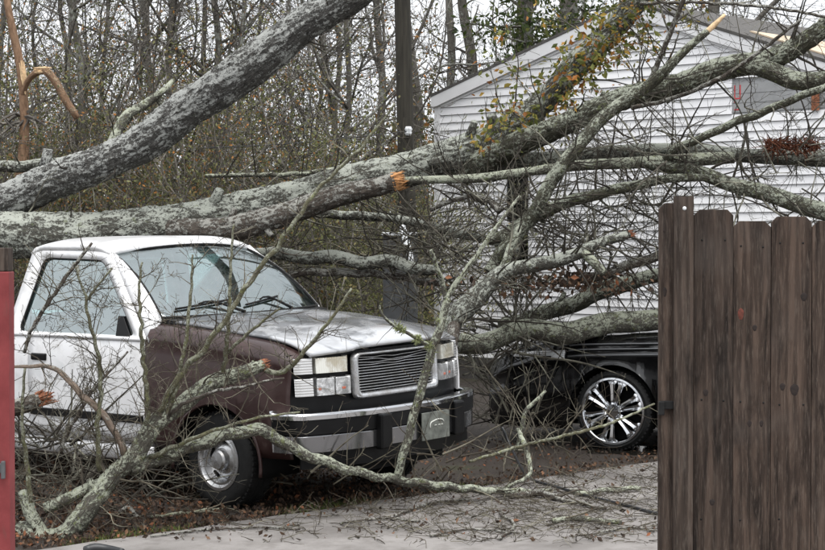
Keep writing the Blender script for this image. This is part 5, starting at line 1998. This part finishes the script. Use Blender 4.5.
fgl([(18, 531, 11.0, 20), (44, 541, 10.9, 22), (68, 533, 10.9, 23), (92, 506, 10.9, 22), (115, 476, 11.0, 21), (136, 455, 11.0, 20), (156, 422, 11.0, 20), (183, 403, 11.05, 19), (220, 380, 11.1, 17), (245, 370, 11.15, 15), (263, 366, 11.2, 13)], 'bark_pale', 18, 'splinter_red', 'main_limb', 4)      # 0
fgl([(128, 468, 11.0, 15), (160, 459, 11.1, 14), (190, 447, 11.15, 14), (225, 436, 11.2, 14), (252, 431, 11.25, 14), (268, 434, 11.3, 14), (290, 448, 11.35, 12), (320, 461, 11.4, 11), (360, 473, 11.5, 10.5), (400, 481, 11.7, 10), (450, 488, 11.95, 9), (500, 492, 12.3, 7.5), (545, 493, 12.6, 6), (600, 491, 12.8, 4)], 'bark_pale', 14, None, 'limb', 3)      # 1
fgl([(397, 478, 11.68, 7.5), (403, 455, 11.68, 8.5), (413, 420, 11.7, 8.5), (424, 378, 11.7, 9), (434, 346, 11.7, 8.5), (443, 316, 11.7, 8), (447, 298, 11.7, 7)], 'bark_pale', 10, None, 'limb', 2)    # 2
fgl([(446, 300, 11.7, 6), (458, 281, 11.7, 5.5), (472, 262, 11.7, 5), (490, 236, 11.7, 4.5), (507, 213, 11.75, 3.5), (520, 196, 11.8, 2.5)], 'bark_pale', 8)     # 3
fgl([(446, 300, 11.7, 5), (443, 284, 11.7, 5), (437, 268, 11.65, 5), (431, 250, 11.6, 3.5)], 'bark_pale', 8)       # 4
fgl([(433, 349, 11.7, 4), (424, 343, 11.65, 4), (410, 334, 11.6, 3.5), (394, 326, 11.55, 3), (381, 313, 11.5, 2.5), (380, 305, 11.5, 2)], 'bark_pale', 8)      # 5
fgl([(44, 509, 10.95, 11), (68, 498, 10.95, 12), (102, 484, 11.0, 12), (118, 474, 11.0, 10)], 'bark_pale', 10)   # 6
fgl([(22, 492, 11.0, 12), (30, 515, 10.95, 13), (44, 538, 10.9, 13)], 'bark_pale', 10)     # 7
fgl([(150, 428, 11.0, 6.5), (163, 404, 10.95, 6), (181, 374, 10.9, 6), (214, 336, 10.8, 5.5), (249, 283, 10.75, 5), (287, 233, 10.7, 4.5), (316, 192, 10.7, 4), (364, 144, 10.7, 3.2), (395, 104, 10.7, 2)], 'bark_stem', 8, wob=0.5)   # 8
fgl([(122, 455, 11.0, 7), (114, 430, 10.95, 6.5), (93, 406, 10.9, 6.5), (71, 384, 10.9, 6), (55, 369, 10.9, 5), (30, 366, 10.85, 4), (8, 367, 10.8, 3)], 'bark_peeled', 8, wob=0.4)  # 9
fgl([(146, 440, 11.0, 5), (147, 400, 10.9, 4.5), (143, 360, 10.85, 4.5), (141, 325, 10.8, 4), (139, 290, 10.8, 3), (142, 262, 10.8, 2)], 'bark_stem', 8, wob=0.5)   # 10
fgl([(98, 470, 10.95, 5), (97, 430, 10.9, 4.5), (101, 390, 10.9, 4.5), (96, 350, 10.85, 4), (88, 318, 10.8, 3.5), (86, 296, 10.8, 3)], 'bark_stem', 8, wob=0.5)    # 11
fgl([(222, 378, 11.1, 5), (226, 355, 11.05, 4.5), (228, 330, 11.0, 4), (229, 290, 11.0, 3.2), (232, 250, 11.0, 2.6), (234, 225, 11.0, 2)], 'bark_stem', 8, wob=0.4)   # 12
fgl([(228, 352, 11.05, 4), (243, 338, 11.0, 3.5), (262, 322, 11.0, 2.6), (280, 308, 10.95, 1.8)], 'bark_stem', 6, wob=0.4)    # 13
fgl([(262, 368, 11.2, 6), (275, 374, 11.15, 5), (292, 365, 11.1, 4.5), (308, 348, 11.05, 4), (330, 320, 11.0, 3.2), (352, 288, 11.0, 2.2)], 'bark_stem', 8, wob=0.4)     # 14
fgl([(160, 430, 11.0, 5), (172, 400, 10.95, 4.5), (184, 350, 10.9, 4), (190, 300, 10.9, 3), (193, 255, 10.9, 2)], 'bark_stem', 8, wob=0.5)     # 15
fgl([(24, 352, 10.85, 3.5), (33, 326, 10.8, 4), (58, 289, 10.8, 4), (80, 258, 10.8, 3.5), (92, 243, 10.8, 2.5)], 'bark_brown', 8, wob=0.4)    # 16
fgl([(60, 452, 10.95, 4), (74, 420, 10.9, 4), (98, 384, 10.9, 3), (128, 352, 10.9, 2)], 'bark_brown', 6, wob=0.4)    # 17
fgl([(88, 300, 10.8, 3), (80, 282, 10.8, 2.4), (74, 262, 10.8, 2)], 'bark_stem', 6, wob=0.4)  # 18
fgl([(88, 300, 10.8, 3), (98, 285, 10.8, 2.4), (112, 268, 10.8, 2)], 'bark_stem', 6, wob=0.4)  # 19
fgl([(24, 366, 10.9, 2.5), (22, 420, 10.9, 3.5), (26, 470, 10.95, 5), (30, 510, 10.95, 6)], 'bark_stem', 8, wob=0.4)   # 20
fgl([(150, 458, 11.05, 6), (200, 436, 10.95, 4), (250, 420, 10.9, 3), (300, 412, 10.9, 2)], 'bark_stem', 6, wob=0.4)   # 21
fgl([(160, 425, 11.0, 5), (190, 400, 10.9, 4), (235, 388, 10.85, 3), (285, 378, 10.85, 2)], 'bark_brown', 6, wob=0.5)   # 22
fgl([(516, 452, 13.2, 3), (522, 430, 13.2, 4.5), (526, 412, 13.2, 4.5), (540, 397, 13.2, 3.5), (546, 391, 13.2, 2.5)], 'bark_pale', 8)   # 23
fgl([(500, 491, 12.4, 4), (530, 474, 12.7, 4), (524, 444, 12.9, 5), (518, 430, 13.1, 4)], 'bark_pale', 8)   # 24
fgl([(470, 462, 12.6, 3), (520, 447, 12.8, 3.2), (565, 436, 13.0, 3.2), (610, 424, 13.2, 2.8), (655, 404, 13.4, 2)], 'bark_stem', 6, wob=0.4)   # 25
rng = RS(870)
m = MB()
for i, n_, L, r, lv_, bi in ((8, 26, 0.28, 0.0045, 1, (0, 0, 0.2)), (10, 22, 0.26, 0.004, 2, (0, 0, 0.3)), (11, 24, 0.26, 0.004, 2, (0, 0, 0.3)), (12, 20, 0.22, 0.0035, 1, (0, 0, 0.4)), (13, 8, 0.2, 0.003, 1, (0, 0, 0.3)),
                             (14, 18, 0.28, 0.004, 1, (0, 0, 0.2)), (15, 22, 0.3, 0.004, 2, (0, 0, 0.3)), (16, 18, 0.3, 0.004, 2, (0, 0, 0.2)), (17, 14, 0.25, 0.004, 1, (0, 0, 0.2)), (18, 10, 0.2, 0.003, 1, (0, 0, 0.2)), (19, 10, 0.2, 0.003, 1, (0, 0, 0.2)),
                             (9, 16, 0.3, 0.004, 2, (0, 0, 0.2)), (20, 18, 0.3, 0.004, 2, (0.2, 0, 0.2)), (0, 34, 0.5, 0.006, 2, (0, -0.1, 0.4)), (1, 26, 0.35, 0.005, 1, (0, -0.2, 0.2)), (2, 10, 0.3, 0.004, 1, (0, 0, 0.2)), (3, 16, 0.25, 0.0035, 1, (0, 0, 0.2)),
                             (5, 6, 0.15, 0.003, 0, (0, 0, 0)), (21, 12, 0.3, 0.004, 1, (0, 0, 0.2)), (22, 12, 0.3, 0.004, 1, (0, 0, 0.2)), (23, 8, 0.3, 0.004, 1, (0, 0, 0.2)), (24, 10, 0.3, 0.004, 1, (0, 0, 0.2)), (25, 16, 0.3, 0.004, 1, (0, 0, 0.3))):
    twigs_on(m, fg[i], rng, int(n_ * 1.15), L * 1.1, r, lv_, (2, 5), 0.05, 1.0, bi, None, 0.02, 0.17, 4, 0.05, 0.0013)
o = m.build('twigs', M['twig_fore'], FB, smooth=False)
o['kind'] = 'stuff'
m = MB()                                     # tufts of bushy lichen
for i, ts in ((5, (0.1, 0.25, 0.3, 0.55, 0.6)), (2, (0.62, 0.68, 0.9, 0.75))):
    for t in ts:
        q = fg[i][int(t * (len(fg[i]) - 1))]
        for _ in range(60):
            d = unit(rng.randn(3))
            b = q[:3] + rng.randn(3) * 0.008
            m.twig(np.array([b, b + d * 0.016, b + d * 0.03 + rng.randn(3) * 0.006]), np.array([0.003, 0.0035, 0.001]), 3)
o = m.build('lichen_tufts', M['lichen_tuft'], FB, smooth=False)
o['kind'] = 'stuff'

# broken red-hearted log end at the left
o, P = limb(None, 'broken_log', [(-20, 418, 11.4, 17), (8, 411, 11.35, 17), (28, 404, 11.3, 16), (38, 400, 11.3, 15)], M['bark_brown'], 890, 14, 0.06, 0.02, 0.15)
tag(o, 'short dark log with splintered red end beside the red post', 'log')
broken_end(o, P, True, M['splinter_red'], RS(891), 50, 2.6)

# black cable on the drive
m = MB()
c_ = [[*G(505, 452, 0.42), 0.011], [*G(512, 463, 0.22), 0.011], [*G(528, 477, 0.09), 0.011], [*G(555, 487, 0.06), 0.011], [*G(590, 497, 0.048), 0.011], [*G(630, 507, 0.046), 0.011], [*G(665, 516, 0.046), 0.011], [*G(760, 535, 0.046), 0.011]]
c_[0][0:3] = list(G(516, 474, 0.0) + np.array([-0.1, 0.1, 0.35]))
c_[1][0:3] = list(G(518, 474, 0.0) + np.array([-0.05, 0.02, 0.2]))
m.tube(catmull(c_, 0.05), 8)
o = m.build('cable', M['cable'], None)
tag(o, 'black cable lying across the concrete towards the wooden gate', 'cable')

# black hose end at the bottom left
m = MB()
m.tube(catmull([[*G(84, 551, 0.05), 0.022], [*G(94, 549, 0.055), 0.028], [*G(108, 550, 0.05), 0.022], [*G(122, 552, 0.05), 0.014]], 0.02), 12)
o = m.build('hose_end', M['cable'], None)
tag(o, 'short black hose end lying at the bottom left by the branch foot', 'hose')

# ------------------------------------------------------------------ debris on the drive: single sticks, then litter
sticks = [
    ([(552, 530), (575, 529), (600, 531), (622, 533)], 5.0, 'bark_pale', 'pale lichened stick lying lowest on the concrete near the gate'),
    ([(510, 505), (535, 503), (556, 507)], 7.0, 'bark_brown', 'stubby dark broken stick below the end of the long branch'),
    ([(556, 507), (580, 512), (606, 518)], 4.0, 'bark_brown', 'thin dark stick pointing right from the stubby broken stick'),
    ([(575, 503), (605, 500), (640, 497)], 5.0, 'bark_pale', 'pale green stick lying beside the cable'),
    ([(150, 545), (200, 539), (260, 536), (300, 538)], 2.4, 'bark_brown', 'long thin dark twig on the concrete at lower left'),
    ([(500, 522), (515, 534), (500, 548)], 3.0, 'bark_brown', 'bent dark twig at the bottom edge left of the pale stick'),
    ([(395, 524), (430, 512), (470, 508)], 3.0, 'bark_brown', 'thin dark stick in the middle of the concrete'),
    ([(340, 532), (380, 527), (420, 530)], 2.6, 'bark_brown', 'thin twig on the concrete left of the middle'),
    ([(150, 521), (185, 517), (225, 512)], 4.0, 'bark_stem', 'greenish stick lying on the leaf litter before the wheel'),
    ([(115, 518), (128, 512), (138, 523)], 4.0, 'bark_brown', 'short dark stick on the leaf litter beside the branch foot'),
    ([(430, 545), (470, 538), (520, 542)], 2.2, 'bark_brown', 'thin dark twig at the bottom edge of the concrete'),
    ([(600, 541), (632, 536), (655, 540)], 2.4, 'bark_brown', 'small twig on the concrete close to the gate'),
]
for i, (pp, dia, mt, lab) in enumerate(sticks):
    zb = ZC if edge_side(*G(*pp[1])[:2]) > 0 else 0.0
    c_ = []
    for px, py in pp:
        g_ = G(px, py)
        r_ = dia * g_[1] / F / 2
        c_.append([g_[0], g_[1], zb + r_ * 1.1 + 0.004, r_])
    rng = RS(1000 + i)
    P = jitter_path(catmull(c_, 0.03), rng, 0.3)
    m = MB()
    m.tube(P, 8, rng, 0.03, 0.08)
    st = m.build('stick', M[mt], None, bark=True)
    tag(st, lab, 'stick', 'sticks scattered on the drive')
    m = MB()
    for _ in range(rng.randint(2, 6)):
        j_ = rng.randint(0, len(P))
        a = rng.uniform(0, 6.3)
        grow(m, P[j_, :3], np.array([math.cos(a), math.sin(a), 0.12]), rng.uniform(0.08, 0.3), P[j_, 3] * 0.5, 1, rng, 0.12, -0.02, (1, 3), 4, 0.05)
    m.build('side_twigs', M['twig_fore'], st, smooth=False)['kind'] = 'stuff'

rng = RS(1100)
m = MB()
n_ = 0
while n_ < 900:
    px, py = rng.uniform(130, 665), 470 + 80 * rng.rand() ** 0.9
    g_ = G(px, py)
    e = edge_side(g_[0], g_[1])
    if e < 0.02 or rng.rand() > np.interp(px, [130, 350, 480, 660], [0.15, 0.5, 1, 1]) * np.interp(py, [470, 500, 550], [1, 0.9, 0.55]):
        continue
    a = rng.uniform(0, 6.3)
    grow(m, np.array([g_[0], g_[1], ZC + 0.006]), np.array([math.cos(a), math.sin(a), rng.uniform(0.0, 0.25)]), rng.uniform(0.05, 0.35), rng.uniform(0.0015, 0.0045), 1, rng, 0.15, -0.012, (1, 4), 3, 0.04, 0.5, rmin=0.001)
    n_ += 1
o = m.build('twig_litter', M['twig_fore'], None, smooth=False)
o['kind'] = 'stuff'
o['label'] = 'small twig litter strewn over the concrete drive'

m = MB()
pts_ = []
while len(pts_) < 15000:
    px, py = rng.uniform(-20, 670), rng.uniform(440, 550)
    g_ = G(px, py)
    e = edge_side(g_[0], g_[1])
    if e > 0 and rng.rand() > 0.03 + 0.25 * math.exp(-e * 9):
        continue
    if px > 400 and e < -0.35 and rng.rand() < 0.8:
        continue
    pts_.append([g_[0], g_[1], (ZC if e > 0 else 0.0) + rng.uniform(0.004, 0.03)])
leaf_quads(m, pts_, 0.036, rng, 0.0, 0.6)
o = m.build('leaf_litter', M['leaf_litter'], None, smooth=False)
o['kind'] = 'stuff'
o['label'] = 'fallen brown leaves over the dirt and the edge of the drive'

m = MB()
for _ in range(1500):
    s_ = rng.uniform(-1.2, 3.2)
    off = -abs(rng.randn()) * 0.10 - 0.02
    p = EDGE0 + EDIR * s_ + ENRM * off
    if rng.rand() > 0.35 + 0.6 * math.sin(s_ * 4 + 1):
        continue
    for _ in range(3):
        a = rng.uniform(0, 6.3)
        h_ = rng.uniform(0.02, 0.06)
        b = np.array([p[0] + rng.randn() * 0.02, p[1] + rng.randn() * 0.02, 0.0])
        e_ = b + np.array([math.cos(a) * h_ * 0.7, math.sin(a) * h_ * 0.7, h_])
        wd = np.array([-math.sin(a), math.cos(a), 0]) * 0.003
        m.add([b - wd, b + wd, e_], tris=[[0, 1, 2]])
o = m.build('grass', M['grass'], None, smooth=False)
o['kind'] = 'stuff'
o['label'] = 'sparse green grass along the edge of the drive'
